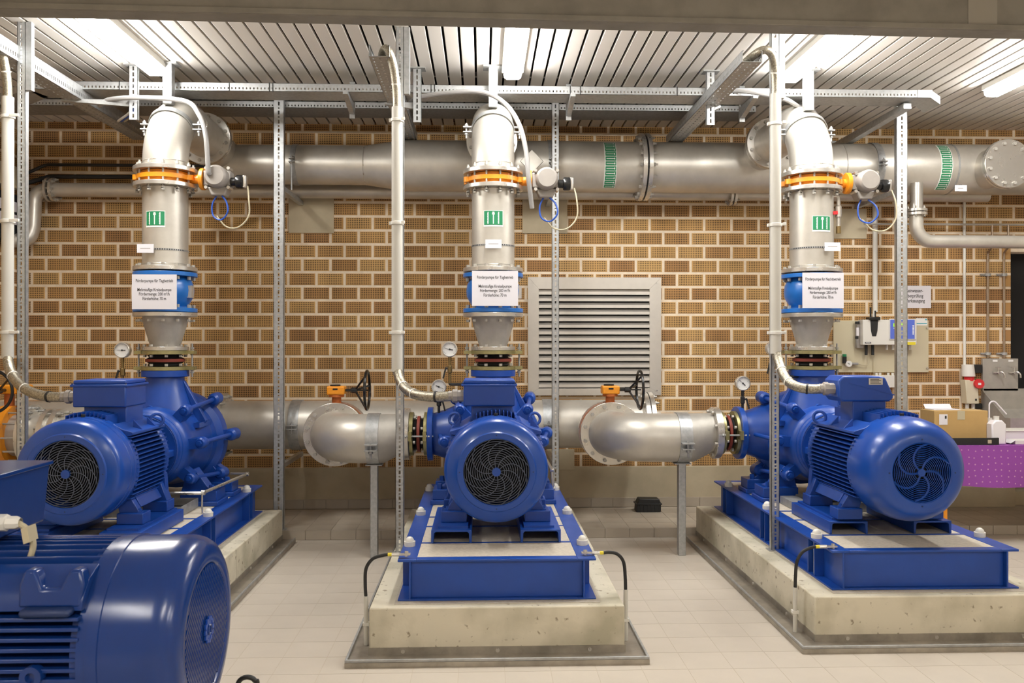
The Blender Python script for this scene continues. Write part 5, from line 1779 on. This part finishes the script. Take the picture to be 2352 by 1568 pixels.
# slotted posts with wall arms carrying the headers
YPO = 6.90
PS = [(640, 0.082, 'slotted galvanised post between leftmost and middle pump, arms to the wall', (663, 767, 455, 535)),
      (1276, 0.057, 'slotted galvanised post passing in front of the louvre vent', (1200, 1303, 450, 536)),
      (2072, 0.090, 'slotted galvanised post in front of the wall analyser', (1905, 1990, 480, 548))]
for px, w, lab, pl in PS:
    x = at(px, 700, YPO).x
    t = post(x, YPO, ZS, ZC, w, lab, face=0.013, pat=[(0.016, 0.030), (0.016, 0.010)])
    za = ZH - RH - 0.045 - ZS
    MB().obox((-0.02, 0.04, za - 0.02), (0, YW - YPO - 0.06, 0), (0.04, 0, 0), (0, 0, 0.04)).build('header_arm', M['galv'], t, bevel=0.003)
    if px != 2072:
        MB().obox((-0.02, 0.04, 0.48), (0, YW - YPO - 0.06, 0), (0.04, 0, 0), (0, 0, 0.04)).build('lower_arm', M['galv'], t, bevel=0.003)
    a, b = at(pl[0], pl[3], YW - 0.01), at(pl[1], pl[2], YW - 0.01)
    q = thing('anchor_plate', ['flat grey anchor plate on the bricks under the narrow header', 'flat grey anchor plate on the bricks above the louvre vent', 'flat grey anchor plate on the bricks behind the rightmost riser'][PS.index((px, w, lab, pl))], 'plate', (a.x, YW - 0.007, a.z))
    MB().box(0, -0.012, 0, b.x - a.x, 0, b.z - a.z).build('plate', M['wall_conc'], q, bevel=0.002)
a, b = at(1281, 1079, YW - 0.01), at(1319, 1031, YW - 0.01)
q = thing('anchor_plate', 'small grey anchor plate low on the wall right of the middle pump', 'plate', (a.x, YW - 0.008, a.z))
MB().box(-0.1, -0.012, 0, b.x - a.x, 0, b.z - a.z).build('plate', M['wall_conc'], q, bevel=0.002)
xx = at(2085, 250, 6.3).x
t = thing('wall_bracket', 'heavy bracket arm from the wall to the end of the long cable tray', 'bracket', (xx, 6.30, 3.33))
MB().prism([(0, 0.0), (0, 0.045), (1.44, 0.045), (1.44, -0.10), (1.30, -0.03)], (-0.03, 0, 0), (0, 1, 0), (0, 0, 1), (0.06, 0, 0)).build('arm', M['galv'], t, bevel=0.003)
MB().box(-0.06, 1.435, -0.14, 0.06, 1.455, 0.10).build('wall_plate', M['galv_dull'], t)

# grey actuator cables looping over the elbows
YG = 6.02
for k, pl in enumerate(([(228, 243, 6.25), (252, 228, 6.18), (330, 224, 6.08), (425, 232, 6.0), (456, 262, 5.93), (472, 310, 5.88), (478, 388, 5.90), (480, 400, 5.92)],
                        [(942, 235, 6.25), (965, 222, 6.18), (1040, 212, 6.08), (1110, 212, 6.0), (1160, 238, 5.93), (1192, 285, 5.88), (1208, 345, 5.86), (1214, 410, 5.86), (1222, 478, 5.92)],
                        [(1655, 215, 6.25), (1690, 208, 6.18), (1755, 216, 6.1), (1805, 228, 6.12), (1838, 246, 6.30)])):
    P = [at(*p) for p in pl]
    if k == 2:
        P += [V((2.42, 6.38, 3.405)), V((2.535, 6.37, 3.27)), V((2.55, 6.32, 3.02)), V((2.62, 6.16, 2.80))]
    o = MB().tube(spline(P, 8), 0.0165, 10).build('actuator_cable', M['grey_cable'], None)
    tag(o, 'thick grey cable arching over the %s elbow to its actuator' % PN[k], 'cable')
for k, (px, m) in enumerate(((290, 'blue_cable'), (283, 'white_pl'), (298, 'beige_cable'))):
    P = [at(px + 22 - 2 * k, 238, 6.4), at(px + 14, 258, 6.5), at(px - 4, 272, 6.6), at(px - 12, 278, 6.7)]
    tag(MB().tube(spline(P, 6), 0.009, 8).build('loose_cable', M[m], None), ['blue', 'white', 'beige'][k] + ' loose cable dropping from the long tray left of the leftmost elbow', 'cable')

# sampling valve beside the rightmost riser
p = at(1926, 460, 5.98)
t = thing('sampling_valve', 'small sampling valve with red lever hanging beside the rightmost riser pipe', 'valve', (p.x, 5.98, at(1926, 536, 5.98).z))
H = p.z - at(1926, 536, 5.98).z
MB().cyl((0, 0, 0.05), (0, 0, H), 0.013, n=14).lathe([(0.013, H * 0.45), (0.022, H * 0.5), (0.022, H * 0.8), (0.013, H * 0.85)], (0, 0, 0), Z, 12).build('body', SB, t)
MB().cyl((0, 0, 0), (0, 0, 0.05), 0.018, n=8).build('hose_nipple', M['brass'], t)
MB().bar((-0.015, -0.012, H * 0.62), (-0.05, -0.02, H * 0.60), 0.018, 0.024).build('lever', M['red'], t)
MB().tube(fillet([(0, 0, H), (0, 0, H + 0.03), (-0.06, 0.02, H + 0.03)], 0.02), 0.011, 10).build('stub', SB, t)

# earth cables beside the plinths
def earth_cable(sl, pts, lug, Y, lab):
    a = at(sl[0], sl[1], Y)
    t = thing('earth_cable', lab, 'cable', (a.x, Y, 0.027))
    o = V((a.x, Y, 0.027))
    MB().cyl((0, 0, 0), (0, 0, a.z - 0.027), 0.0115, n=14).build('sleeve', M['pvc'], t)
    MB().box(-0.016, -0.013, 0.10, 0.016, 0.02, 0.115).build('sleeve_clip', M['white_pl'], t)
    P = [a - o - V((0, 0, 0.02))] + [at(p[0], p[1], Y) - o for p in pts]
    MB().tube(spline(P, 6), 0.0088, 10).build('cable', M['black'], t)
    q = P[-1]
    s = 1 if lug[0] > pts[-1][0] else -1
    MB().cyl(q, q + V((s * 0.022, 0, 0)), 0.0092, n=10).build('earth_sleeve', M['yellow'], t, label='yellow green sleeve')
    l = at(lug[0], lug[1], Y) - o
    MB().cyl(q + V((s * 0.02, 0, 0)), q + V((s * 0.06, 0, 0)), 0.010, n=10).bar(q + V((s * 0.055, 0, 0)), q + V((s * 0.115, 0, 0.002)), 0.026, 0.007).cyl(q + V((s * 0.095, 0, -0.01)), q + V((s * 0.095, 0, 0.016)), 0.010, n=6).build('cable_lug', SB, t)
earth_cable((841, 1368), [(839, 1340), (841, 1305), (856, 1283), (878, 1275), (891, 1273)], (905, 1274), 4.40, 'black earth cable in a pale sleeve at the left of the middle plinth')
earth_cable((1437, 1353), [(1436, 1325), (1432, 1290), (1418, 1272), (1400, 1268), (1386, 1269)], (1365, 1268), 4.42, 'black earth cable in a pale sleeve at the right of the middle plinth')
earth_cable((1826, 1348), [(1827, 1320), (1830, 1290), (1842, 1268), (1860, 1258), (1873, 1255)], (1895, 1252), 4.52, 'black earth cable in a grey sleeve at the plinth beside the purple table')
Y = 3.0
P = [at(540, 1640, Y), at(543, 1590, Y), at(550, 1563, Y), at(568, 1554, Y), at(586, 1562, Y), at(592, 1590, Y), at(592, 1700, Y)]
P[-1].z = 0.0
P.insert(0, V((-0.94, 2.85, 0.21)))
P[1].z = 0.30
tag(MB().tube(spline(P, 6), 0.0085, 10).build('earth_cable', M['black'], None), 'black cable loop at the bottom border right of the foreground motor', 'cable')

# ------------------------------------------------------------------ things on the right part of the wall
def wbox(mb, px0, py0, px1, py1, y0, y1, o):
    """box between two sight lines on the wall, from depth y0 to y1, relative to o"""
    a, b = at(px0, py1, y0), at(px1, py0, y0)
    return mb.box(a.x - o.x, y0 - o.y, a.z - o.z, b.x - o.x, y1 - o.y, b.z - o.z)
YB = YW - 0.006
def wallpipe(px, py0, py1, r, m, lab, name='wall_conduit', clips=()):
    a, b = at(px, py1, YB - r), at(px, py0, YB - r)
    t = thing(name, lab, 'pipe', (a.x, YB - r - 0.001, a.z))
    MB().cyl((0, 0, 0), (0, 0, b.z - a.z), r, n=16).build('tube', M[m], t)
    for c in clips:
        z = at(px, c, YB - r).z - a.z
        MB().ring((0, 0, z), Z, -0.012, 0.012, r + 0.016, r, 16).cyl((-r - 0.014, 0, z), (-r - 0.06, 0, z), 0.010, n=10).build('clip', M['galv_dull'], t)
    return t
wallpipe(2010, 472, 716, 0.022, 'white_pl', 'white plastic conduit running down to the wall analyser')
wallpipe(2215, 448, 838, 0.013, 'white_pl', 'thin white conduit running down to the red socket unit')
wallpipe(2269, 590, 822, 0.011, 'copper', 'left of two thin copper pipes above the steel sink', 'copper_pipe', (631, 812))
wallpipe(2306, 590, 822, 0.011, 'copper', 'right of two thin copper pipes above the steel sink', 'copper_pipe', (631, 812))
for px in (2269, 2306):
    a = at(px, 590, YB - 0.012)
    b = at(px + 10, 515, YB - 0.10)
    tag(MB().tube(fillet([a, a + V((0, 0, 0.04)), V((b.x, YB - 0.10, a.z + 0.08)), b], 0.03), 0.010, 8).build('copper_pipe', M['copper'], None), 'thin copper pipe offset rising to the ceiling line above the %s sink pipe' % ('left' if px < 2290 else 'right'), 'pipe')
a, b = at(1985, 514, YB - 0.10), at(2420, 512, YB - 0.10)
tag(MB().cyl(a, V((b.x, a.y, a.z)), 0.010, n=10).build('thin_pipe', M['steel_cast'], None), 'thin steel pipe running level on the bricks right of the rightmost riser', 'pipe')

# analyser panel
a = at(1915, 856, YB)
t = thing('water_analyser', 'beige panel with white water analyser and blue keypad on the brick wall', 'instrument', (a.x, YB, a.z))
o = V((a.x, YB, a.z))
wbox(MB(), 1915, 736, 2133, 855, YB - 0.022, YB - 0.001, o).build('mounting_panel', M['panel'], t, bevel=0.003)
hs = wbox(MB(), 1982, 734, 2106, 792, YB - 0.125, YB - 0.022, o).build('housing', M['white_pl'], t, bevel=0.006)
wbox(MB(), 1969, 742, 1984, 799, YB - 0.07, YB - 0.022, o).build('housing_side', M['actuator'], hs)
c0, c1 = at(1998, 772, YB - 0.13), at(2019, 727, YB - 0.13)
mx = (c0.x + c1.x) / 2 - o.x
MB().prism([(mx - 0.036, c1.z - o.z - 0.03), (mx + 0.036, c1.z - o.z - 0.03), (mx + 0.030, c0.z - o.z + 0.05), (mx + 0.018, c0.z - o.z), (mx - 0.018, c0.z - o.z), (mx - 0.030, c0.z - o.z + 0.05)], (0, -0.129, 0), (1, 0, 0), (0, 0, 1), (0, 0.01, 0)).build('sample_cell', M['black'], hs, bevel=0.003)
MB().box(mx - 0.05, -0.145, c1.z - o.z - 0.032, mx + 0.05, -0.06, c1.z - o.z - 0.002).build('cell_cap', M['black_gloss'], hs, bevel=0.004)
for dx, hh, m in ((-0.022, 0.085, 'black'), (0.006, 0.05, 'white_pl'), (0.02, 0.055, 'black')):
    MB().cyl((mx + dx, -0.10, c1.z - o.z - 0.004), (mx + dx, -0.10, c1.z - o.z + hh), 0.008, n=10).build('probe', M[m], hs)
kp = wbox(MB(), 2043, 732, 2104, 780, YB - 0.135, YB - 0.124, o).build('keypad_frame', M['white_pl'], t, bevel=0.003)
wbox(MB(), 2045, 734, 2101, 778, YB - 0.137, YB - 0.134, o).build('keypad', M['ctrl_blue'], kp, label='blue membrane keypad')
wbox(MB(), 2052, 742, 2076, 750, YB - 0.1385, YB - 0.136, o).build('display', M['lcd'], kp, label='small green display')
mb = MB()
for (x, y) in ((2056, 761), (2060, 757.5), (2060.5, 763), (2056, 767.5), (2064, 760)):
    c = at(x, y, YB - 0.138) - o
    mb.cyl((c.x, -0.1385, c.z), (c.x, -0.136, c.z), 0.006, n=10)
for i in range(4):
    wbox(mb, 2052.5 + i * 4, 752.6, 2055.5 + i * 4, 754.2, YB - 0.1385, YB - 0.136, o)
for i in range(7):
    wbox(mb, 2096, 746.5 + i * 3.2, 2099.5, 748.8 + i * 3.2, YB - 0.1385, YB - 0.136, o)
mb.build('key_marks', M['white'], kp)
wbox(MB(), 2084, 785, 2103, 792, YB - 0.127, YB - 0.12, o).build('yellow_sticker', M['yellow'], hs)
wbox(MB(), 1987, 785, 2001, 788.5, YB - 0.127, YB - 0.12, o).build('badge', M['black'], hs)
wbox(MB(), 1988.5, 786, 1999.5, 787.5, YB - 0.1275, YB - 0.12, o).build('badge_print', M['white'], hs)
wbox(MB(), 2104, 730.5, 2130, 747, YB - 0.0245, YB - 0.02, o).build('maker_label', M['white'], t, label='white label with teal bar')
mb = wbox(MB(), 2105, 741.5, 2129, 743.8, YB - 0.0252, YB - 0.02, o)
wbox(mb, 2125, 732, 2129, 735.5, YB - 0.0252, YB - 0.02, o).build('teal_bar', M['teal'], t)
mb = MB()
for x, y in ((2126.5, 752.5), (2126.5, 844.5)):
    c = at(x, y, YB) - o
    mb.cyl((c.x, -0.03, c.z), (c.x, -0.022, c.z), 0.011, n=12)
mb.build('panel_screws', SB, t)
mb = MB()
for (x, y0, y1, r, m) in ((1969, 738, 744, 0.020, 'black'), (1970, 752, 771, 0.014, 'translucent'), (1968, 772, 778, 0.016, 'black')):
    c0, c1 = at(x, y1, YB - 0.06) - o, at(x, y0, YB - 0.06) - o
    MB().cyl((c0.x, -0.06, c0.z), (c0.x, -0.06, c1.z), r, n=12).build('flow_sensor', M[m], t)
c0, c1 = at(1968.5, 779, YB - 0.06) - o, at(1968.5, 798, YB - 0.06) - o
MB().lathe([(0.012, 0), (0.002, c0.z - c1.z)], (c0.x, -0.06, c0.z), (0, 0, -1), 10).build('drip_tip', M['galv_dull'], t)
for x in (1989.5, 2004.5):
    c0, c1 = at(x, 815, YB - 0.06) - o, at(x, 790, YB - 0.06) - o
    MB().cyl((c0.x, -0.06, c0.z), (c0.x, -0.06, c1.z), 0.013, n=10).build('cable_gland', M['black'], t)
for x in (2037, 2051, 2064, 2090):
    c0, c1 = at(x, 803, YB - 0.07) - o, at(x, 789, YB - 0.07) - o
    MB().cyl((c0.x, -0.07, c0.z), (c0.x, -0.07, c1.z), 0.011, n=10).build('cable_gland', M['white_pl'], t)
c0, c1 = at(1935, 829, YB) - o, at(1935, 813, YB) - o
vv = MB().cyl((c0.x, -0.045, c0.z - 0.02), (c0.x, -0.045, c1.z - 0.022), 0.019, n=14).build('regulator', M['black'], t)
MB().cyl((c0.x, -0.045, c1.z - 0.022), (c0.x, -0.045, c1.z), 0.018, n=14).build('green_cap', M['green'], vv)
c = at(1943, 835, YB) - o
MB().lathe([(0, -0.012), (0.026, -0.012), (0.029, -0.008), (0.029, 0.012), (0, 0.012)], (c.x, -0.06, c.z), (0, 1, 0), 24).build('small_dial', M['white'], vv, label='small white dial')
MB().bar((c.x - 0.016, -0.0735, c.z + 0.008), (c.x + 0.005, -0.0735, c.z - 0.003), 0.004, 0.001, up=(0, 1, 0)).build('needle', M['ink'], vv)
MB().cyl((c.x + 0.03, -0.05, c.z), (c.x + 0.09, -0.05, c.z), 0.012, n=10).build('hose_fitting', M['grey_cable'], vv)
q = [at(1966, 835, YB) - o, at(1983, 839, YB) - o, at(1990, 832, YB) - o, at(1990, 815, YB) - o]
MB().tube(spline([V((p.x, -0.05, p.z)) for p in q], 6), 0.004, 6).build('sample_hose', M['beige_cable'], t)
q = [at(2003, 815, YB) - o, at(2002, 835, YB) - o, at(2003, 862, YB) - o]
MB().tube(spline([V((p.x, -0.04, p.z)) for p in q], 6), 0.004, 6).build('sample_hose', M['beige_cable'], t)

a = at(2004, 891, YB)
o = V((a.x, YB, a.z))
t = thing('junction_box', 'white junction box below the analyser panel, half hidden by the terminal box', 'box', o)
wbox(MB(), 1990, 862, 2066, 890, YB - 0.07, YB - 0.001, o).build('case', M['white_pl'], t, bevel=0.004)
mb = MB()
for x in (2009, 2017, 2036, 2046, 2057):
    c = at(x, 862, YB) - o
    MB().cyl((c.x, -0.035, c.z), (c.x, -0.035, c.z + 0.025), 0.012, n=10).build('cable_gland', M['white_pl'], t)

a, b = at(2062, 707, YB), at(2138, 656, YB)
t = thing('paper_sign', 'white paper sign about clean water testing beside the slotted post', 'sign', (b.x, YB - 0.001, a.z))
MB().box(a.x - b.x, -0.003, 0, 0, 0, b.z - a.z).build('sheet', M['paper'], t, flat=True)
h = b.z - a.z
xm = (a.x - b.x) / 2
for s, f in (('Reinwasser-', 0.76), ('überprüfung', 0.53), ('Werksausgang', 0.31)):
    text(s, 0.046, (xm, -0.0035, h * f - 0.012), t, M['ink'], xs=0.72, bold=0.0005)

# socket unit
a = at(2218, 938, YB)
o = V((a.x, YB, a.z))
t = thing('power_socket', 'cream wall socket unit with red ring and red flap', 'socket', o)
MB().cyl((-0.01, -0.06, 0.30), (-0.015, -0.06, 0.41), 0.058, 0.052, n=24).build('cap', M['white_pl'], t, bevel=0.003)
MB().cyl((0.0, -0.06, 0.26), (-0.005, -0.06, 0.305), 0.043, n=20).build('red_ring', M['red'], t)
MB().obox((-0.045, -0.10, 0.05), (0.115, 0, 0), (0, 0.095, 0), (-0.015, 0, 0.22)).build('body', M['cream'], t, bevel=0.006)
MB().lathe([(0, -0.025), (0.040, -0.025), (0.044, -0.015), (0.044, 0.01), (0, 0.01)], (0.055, -0.115, 0.235), (0.2, 1, 0), 24).build('red_flap', M['red'], t)
MB().box(0.035, -0.142, 0.225, 0.072, -0.139, 0.245).build('flap_print', M['white'], t)
MB().box(0.03, -0.103, 0.08, 0.045, -0.099, 0.098).build('dark_window', M['dark'], t)
for dx in (-0.015, 0.04):
    MB().cyl((dx, -0.05, 0.0), (dx, -0.05, 0.052), 0.016, n=12).build('cable_gland', M['white_pl'], t)
MB().box(0.06, -0.05, 0.33, 0.13, -0.001, 0.41).build('side_clamp', M['black'], t, bevel=0.006)
MB().box(0.05, -0.05, 0.0, 0.13, -0.001, 0.05).build('lower_clamp', M['black'], t, bevel=0.006)

# steel sink
a = at(2253, 963, YB)
o = V((a.x, YB, a.z))
t = thing('wall_sink', 'stainless wall sink with high back plate and two taps', 'sink', o)
H = at(2253, 823, YB).z - a.z
Wd = at(2334, 823, YB).x - a.x
zt = at(2253, 897, YB).z - a.z
MB().box(0, -0.03, zt, Wd, -0.001, H).build('back_plate', M['steel_cast'], t, bevel=0.002)
MB().prism([(0, zt + 0.02), (0, 0.10), (-0.20, -0.05), (-0.44, -0.05), (-0.44, 0.05), (-0.36, 0.05)], (0, -0.001, 0), (0, 1, 0), (0, 0, 1), (0.008, 0, 0)).build('left_cheek', M['steel_cast'], t)
MB().prism([(-0.001, zt + 0.02), (-0.001, 0.10), (-0.20, -0.05), (-0.44, -0.05), (-0.44, 0.05), (-0.425, 0.05), (-0.425, -0.03), (-0.21, -0.03), (-0.03, 0.10), (-0.03, zt + 0.02)], (0.008, 0, 0), (0, 1, 0), (0, 0, 1), (0.62, 0, 0)).build('basin', M['steel_cast'], t)
for px in (2284, 2320):
    c = at(px, 855, YB) - o
    tp = MB().cyl((c.x, -0.03, c.z), (c.x, -0.075, c.z), 0.011, n=12).cyl((c.x - 0.04, -0.045, c.z - 0.0), (c.x + 0.0, -0.045, c.z), 0.009, n=10)
    tp.tube(fillet([(c.x, -0.07, c.z), (c.x + 0.02, -0.09, c.z + 0.01), (c.x + 0.035, -0.10, c.z - 0.02), (c.x + 0.035, -0.10, c.z - 0.045)], 0.02), 0.008, 8)
    tp.cyl((c.x, -0.06, c.z), (c.x, -0.06, c.z + 0.045), 0.006, n=8).cyl((c.x - 0.022, -0.06, c.z + 0.048), (c.x + 0.022, -0.06, c.z + 0.048), 0.005, n=8)
    tp.build('tap', SB, t)
    MB().box(c.x - 0.035, -0.032, H - 0.03, c.x + 0.01, -0.0295, H - 0.012).build('tap_label', M['white'], t)

# black bait box on the step
p = at(1490, 1177, 7.52)
t = thing('bait_box', 'small black plastic box standing on the tiled step against the wall', 'box', (p.x, 7.56, ZS))
MB().prism([(-0.112, 0), (0.105, 0), (0.108, 0.07), (0.092, 0.115), (-0.085, 0.118), (-0.108, 0.07)], (0, -0.06, 0), (1, 0, 0), (0, 0, 1), (0, 0.12, 0)).build('case', M['black'], t, bevel=0.006)
MB().box(-0.118, -0.066, 0.066, 0.116, 0.066, 0.076).build('lid_edge', M['black'], t, bevel=0.002)
mb = MB()
for i in range(6):
    mb.box(-0.08 + i * 0.032, -0.064, 0.01, -0.07 + i * 0.032, -0.058, 0.062)
mb.build('ribs', M['black'], t)

# ------------------------------------------------------------------ table at the right
ZT = 0.775
t = thing('table', 'folding table under a purple dotted cloth at the right border', 'table', (4.45, 6.92, 0))
MB().box(-0.88, -0.38, ZT - 0.035, 0.85, 0.38, ZT - 0.006).build('table_top', M['white_pl'], t)
for sx in (-0.82, 0.80):
    for sy, zz in ((-0.33, ZS if 6.92 - 0.33 > YS else 0.0), (0.33, ZS)):
        MB().cyl((sx, sy, zz), (sx, sy, ZT - 0.03), 0.022, n=12).build('leg', M['orange'], t)
MB().box(-0.90, -0.405, ZT - 0.005, 0.87, 0.405, ZT).build('cloth_top', M['cloth'], t)
n = 60
vs, fs = [], []
for i in range(n + 1):
    x = -0.90 + 1.77 * i / n
    for j in range(6):
        s = j / 5
        y = -0.405 - 0.004 - 0.018 * s * (1 + 0.8 * sin(x * 11 + 0.7) * s)
        vs.append((x, y, ZT - 0.001 - 0.315 * s + 0.01 * sin(x * 5) * s))
for i in range(n):
    for j in range(5):
        fs.append((i * 6 + j, i * 6 + j + 1, (i + 1) * 6 + j + 1, (i + 1) * 6 + j))
MB().add(vs, [f[::-1] for f in fs]).build('cloth_drop', M['cloth'], t)
MB().box(-0.904, -0.405, ZT - 0.31, -0.90, 0.405, ZT - 0.001).build('cloth_side', M['cloth'], t)
zt = ZT + 0.001
a, b = at(2130, 1019, 6.56), at(2292, 1003, 6.56)
t = thing('plastic_tray', 'flat black plastic tray on the purple cloth under the cardboard box', 'tray', (a.x, 6.55, zt))
MB().box(0, 0, 0, b.x - a.x, 0.36, 0.008).build('tray_floor', M['black'], t)
wx = b.x - a.x
MB().box(0, -0.004, 0.0, wx, 0.004, 0.055).box(0, 0.352, 0, wx, 0.36, 0.055).box(0, 0, 0, 0.008, 0.36, 0.055).box(wx - 0.008, 0, 0, wx, 0.36, 0.055).build('tray_rim', M['black'], t)
MB().box(wx - 0.09, -0.006, 0.012, wx - 0.06, -0.003, 0.04).build('tray_sticker', M['beige_cable'], t)
a, b = at(2146, 1006, 6.64), at(2269, 943, 6.64)
zbx = zt + 0.009
t = thing('cardboard_box', 'brown cardboard box with white shipping sticker in the black tray', 'box', (a.x, 6.64, zbx))
wx, hz = b.x - a.x, b.z - zbx
MB().box(0, 0, 0, wx, 0.22, hz).build('carton', M['cardboard'], t, bevel=0.003)
MB().box(wx / 2 - 0.03, -0.0015, hz - 0.07, wx / 2 + 0.03, 0.0, hz).box(0, 0.10, hz, wx, 0.13, hz + 0.001).build('packing_tape', M['beige_cable'], t)
l0, l1 = at(2157, 975, 6.64), at(2176, 951, 6.64)
MB().box(l0.x - a.x, -0.002, l0.z - zbx, l1.x - a.x, 0, l1.z - zbx).build('shipping_sticker', M['paper'], t)
MB().box(l1.x - a.x - 0.022, -0.0028, l1.z - zbx - 0.035, l1.x - a.x - 0.008, -0.001, l1.z - zbx - 0.012).build('sticker_print', M['ink'], t)
a, b = at(2146, 943, 6.70), at(2208, 930, 6.70)
t = thing('document_stack', 'white papers lying on the cardboard box', 'paper', (a.x, 6.70, zbx + hz + 0.0012))
MB().box(0, 0, 0, b.x - a.x, 0.14, 0.004).build('sheets', M['paper'], t)
MB().obox((0.0, 0.14, 0.003), (b.x - a.x, 0, 0), (0, 0.03, 0.035), (0, 0.002, -0.002)).build('curled_sheet', M['paper'], t)
def bottle(px, Y, w, h, lab, spout=False):
    c = at(px, 1000, Y)
    t = thing('plastic_bottle', lab, 'bottle', (c.x, Y, zt))
    mb = MB()
    r = w / 2
    pr = [(-r, 0.008), (-r + 0.008, 0), (r - 0.008, 0), (r, 0.008), (r, h - 0.03), (r - 0.03, h), (-r + 0.03, h), (-r, h - 0.03)]
    mb.prism(pr, (0, -r * 0.7, 0), (1, 0, 0), (0, 0, 1), (0, r * 1.4, 0)).build('body', M['translucent'], t, bevel=0.01)
    MB().cyl((0, 0, h - 0.002), (0, 0, h + 0.03), 0.022, n=16).build('cap', M['white_pl'], t)
    if spout:
        MB().tube(fillet([(0, 0, h + 0.03), (0.0, 0, h + 0.15), (0.04, 0, h + 0.17), (0.13, -0.02, h + 0.06)], 0.03), 0.006, 8).build('spout_tube', M['translucent'], t)
bottle(2288, 6.60, 0.115, 0.19, 'milky plastic canister in front of the wash bottle')
bottle(2272, 6.80, 0.085, 0.16, 'wash bottle with bent spout behind the milky canister', True)
a = at(2305, 1003, 6.75)
t = thing('sample_case', 'pale translucent tray at the right border of the purple table', 'tray', (a.x + 0.15, 6.85, zt))
MB().prism([(-0.15, 0), (0.15, 0), (0.165, 0.085), (-0.165, 0.085)], (0, -0.09, 0), (1, 0, 0), (0, 0, 1), (0, 0.18, 0)).build('bin', M['translucent'], t, bevel=0.008)
MB().box(-0.172, -0.098, 0.083, 0.172, 0.098, 0.092).build('lid', M['white_pl'], t, bevel=0.003)
a = at(2330, 1012, 6.56)
t = thing('open_box', 'small open white box lying at the front of the purple table', 'box', (a.x, 6.58, zt))
MB().box(0.02, 0.0, 0, 0.20, 0.12, 0.03).build('tray', M['white_pl'], t, bevel=0.002)
MB().obox((0.02, 0.0, 0.03), (-0.045, -0.012, -0.022), (0, 0.12, 0), (0, 0, 0.002)).build('flap', M['paper'], t)
# boxes on the left wall at the border
t = thing('junction_box', 'cream junction box high on the left wall at the border', 'box', (XL + 0.0085, 7.42, 2.90))
MB().box(0, -0.35, 0, 0.12, 0.14, 0.19).build('case', M['cream'], t, bevel=0.005)
MB().box(0.118, -0.33, 0.02, 0.124, 0.12, 0.17).build('lid', M['cream'], t, bevel=0.002)
t = thing('switch_cabinet', 'grey switch cabinet below the cream box on the left wall', 'cabinet', (XL + 0.0085, 7.42, 2.45))
MB().box(0, -0.38, 0, 0.10, 0.14, 0.40).build('case', M['dark'], t, bevel=0.003)
for z in (0.14, 0.25):
    MB().box(0.098, -0.36, z, 0.106, 0.12, z + 0.085).build('cover', M['paper'], t)

# lettering to meshes
bpy.context.view_layer.update()
dg = bpy.context.evaluated_depsgraph_get()
for o in [o for o in bpy.data.objects if o.type == 'FONT']:
    me = bpy.data.meshes.new_from_object(o.evaluated_get(dg))
    n = bpy.data.objects.new('lettering', me)
    COL.objects.link(n)
    n.parent = o.parent
    n.location, n.rotation_euler, n.scale = o.location, o.rotation_euler, o.scale
    bpy.data.objects.remove(o)

# repeats share a group
GROUPS = {'concrete_plinth': 'concrete plinths', 'base_frame': 'blue base frames', 'electric_motor': 'electric motors', 'centrifugal_pump': 'multistage pumps', 'drip_pan': 'drip pans',
          'expansion_joint': 'rubber expansion joints', 'pipe_reducer': 'riser reducers', 'check_valve': 'blue check valves', 'riser_pipe': 'riser pipes', 'name_tag': 'white name tags',
          'butterfly_valve': 'butterfly valves', 'control_cable': 'blue control cables', 'sensor_cable': 'beige sensor cables', 'pipe_elbow': 'riser elbows', 'pipe_hanger': 'elbow hangers',
          'paper_sign': 'paper signs', 'header_pipe': 'header pipes', 'pipe_clamp': 'header clamps', 'thin_pipe': 'thin wall pipes', 'suction_pipe': 'suction pipes', 'pipe_support': 'suction pipe supports',
          'drain_pipe': 'drain pipes', 'pressure_gauge': 'pressure gauges', 'slotted_post': 'slotted posts', 'conduit_pipe': 'grey conduits', 'metal_hose': 'braided metal hoses', 'cable_tray': 'cable trays',
          'tray_hanger': 'tray hangers', 'cantilever_bracket': 'tray brackets', 'anchor_plate': 'anchor plates', 'actuator_cable': 'grey actuator cables', 'loose_cable': 'loose tray cables',
          'earth_cable': 'earth cables', 'wall_conduit': 'white wall conduits', 'copper_pipe': 'copper pipes', 'plastic_bottle': 'plastic bottles', 'ceiling_light': 'lit ceiling lights', 'junction_box': 'junction boxes'}
for o in bpy.data.objects:
    if o.parent is None and 'category' in o and 'group' not in o:
        g = GROUPS.get(o.name.split('.')[0])
        if g:
            o['group'] = g
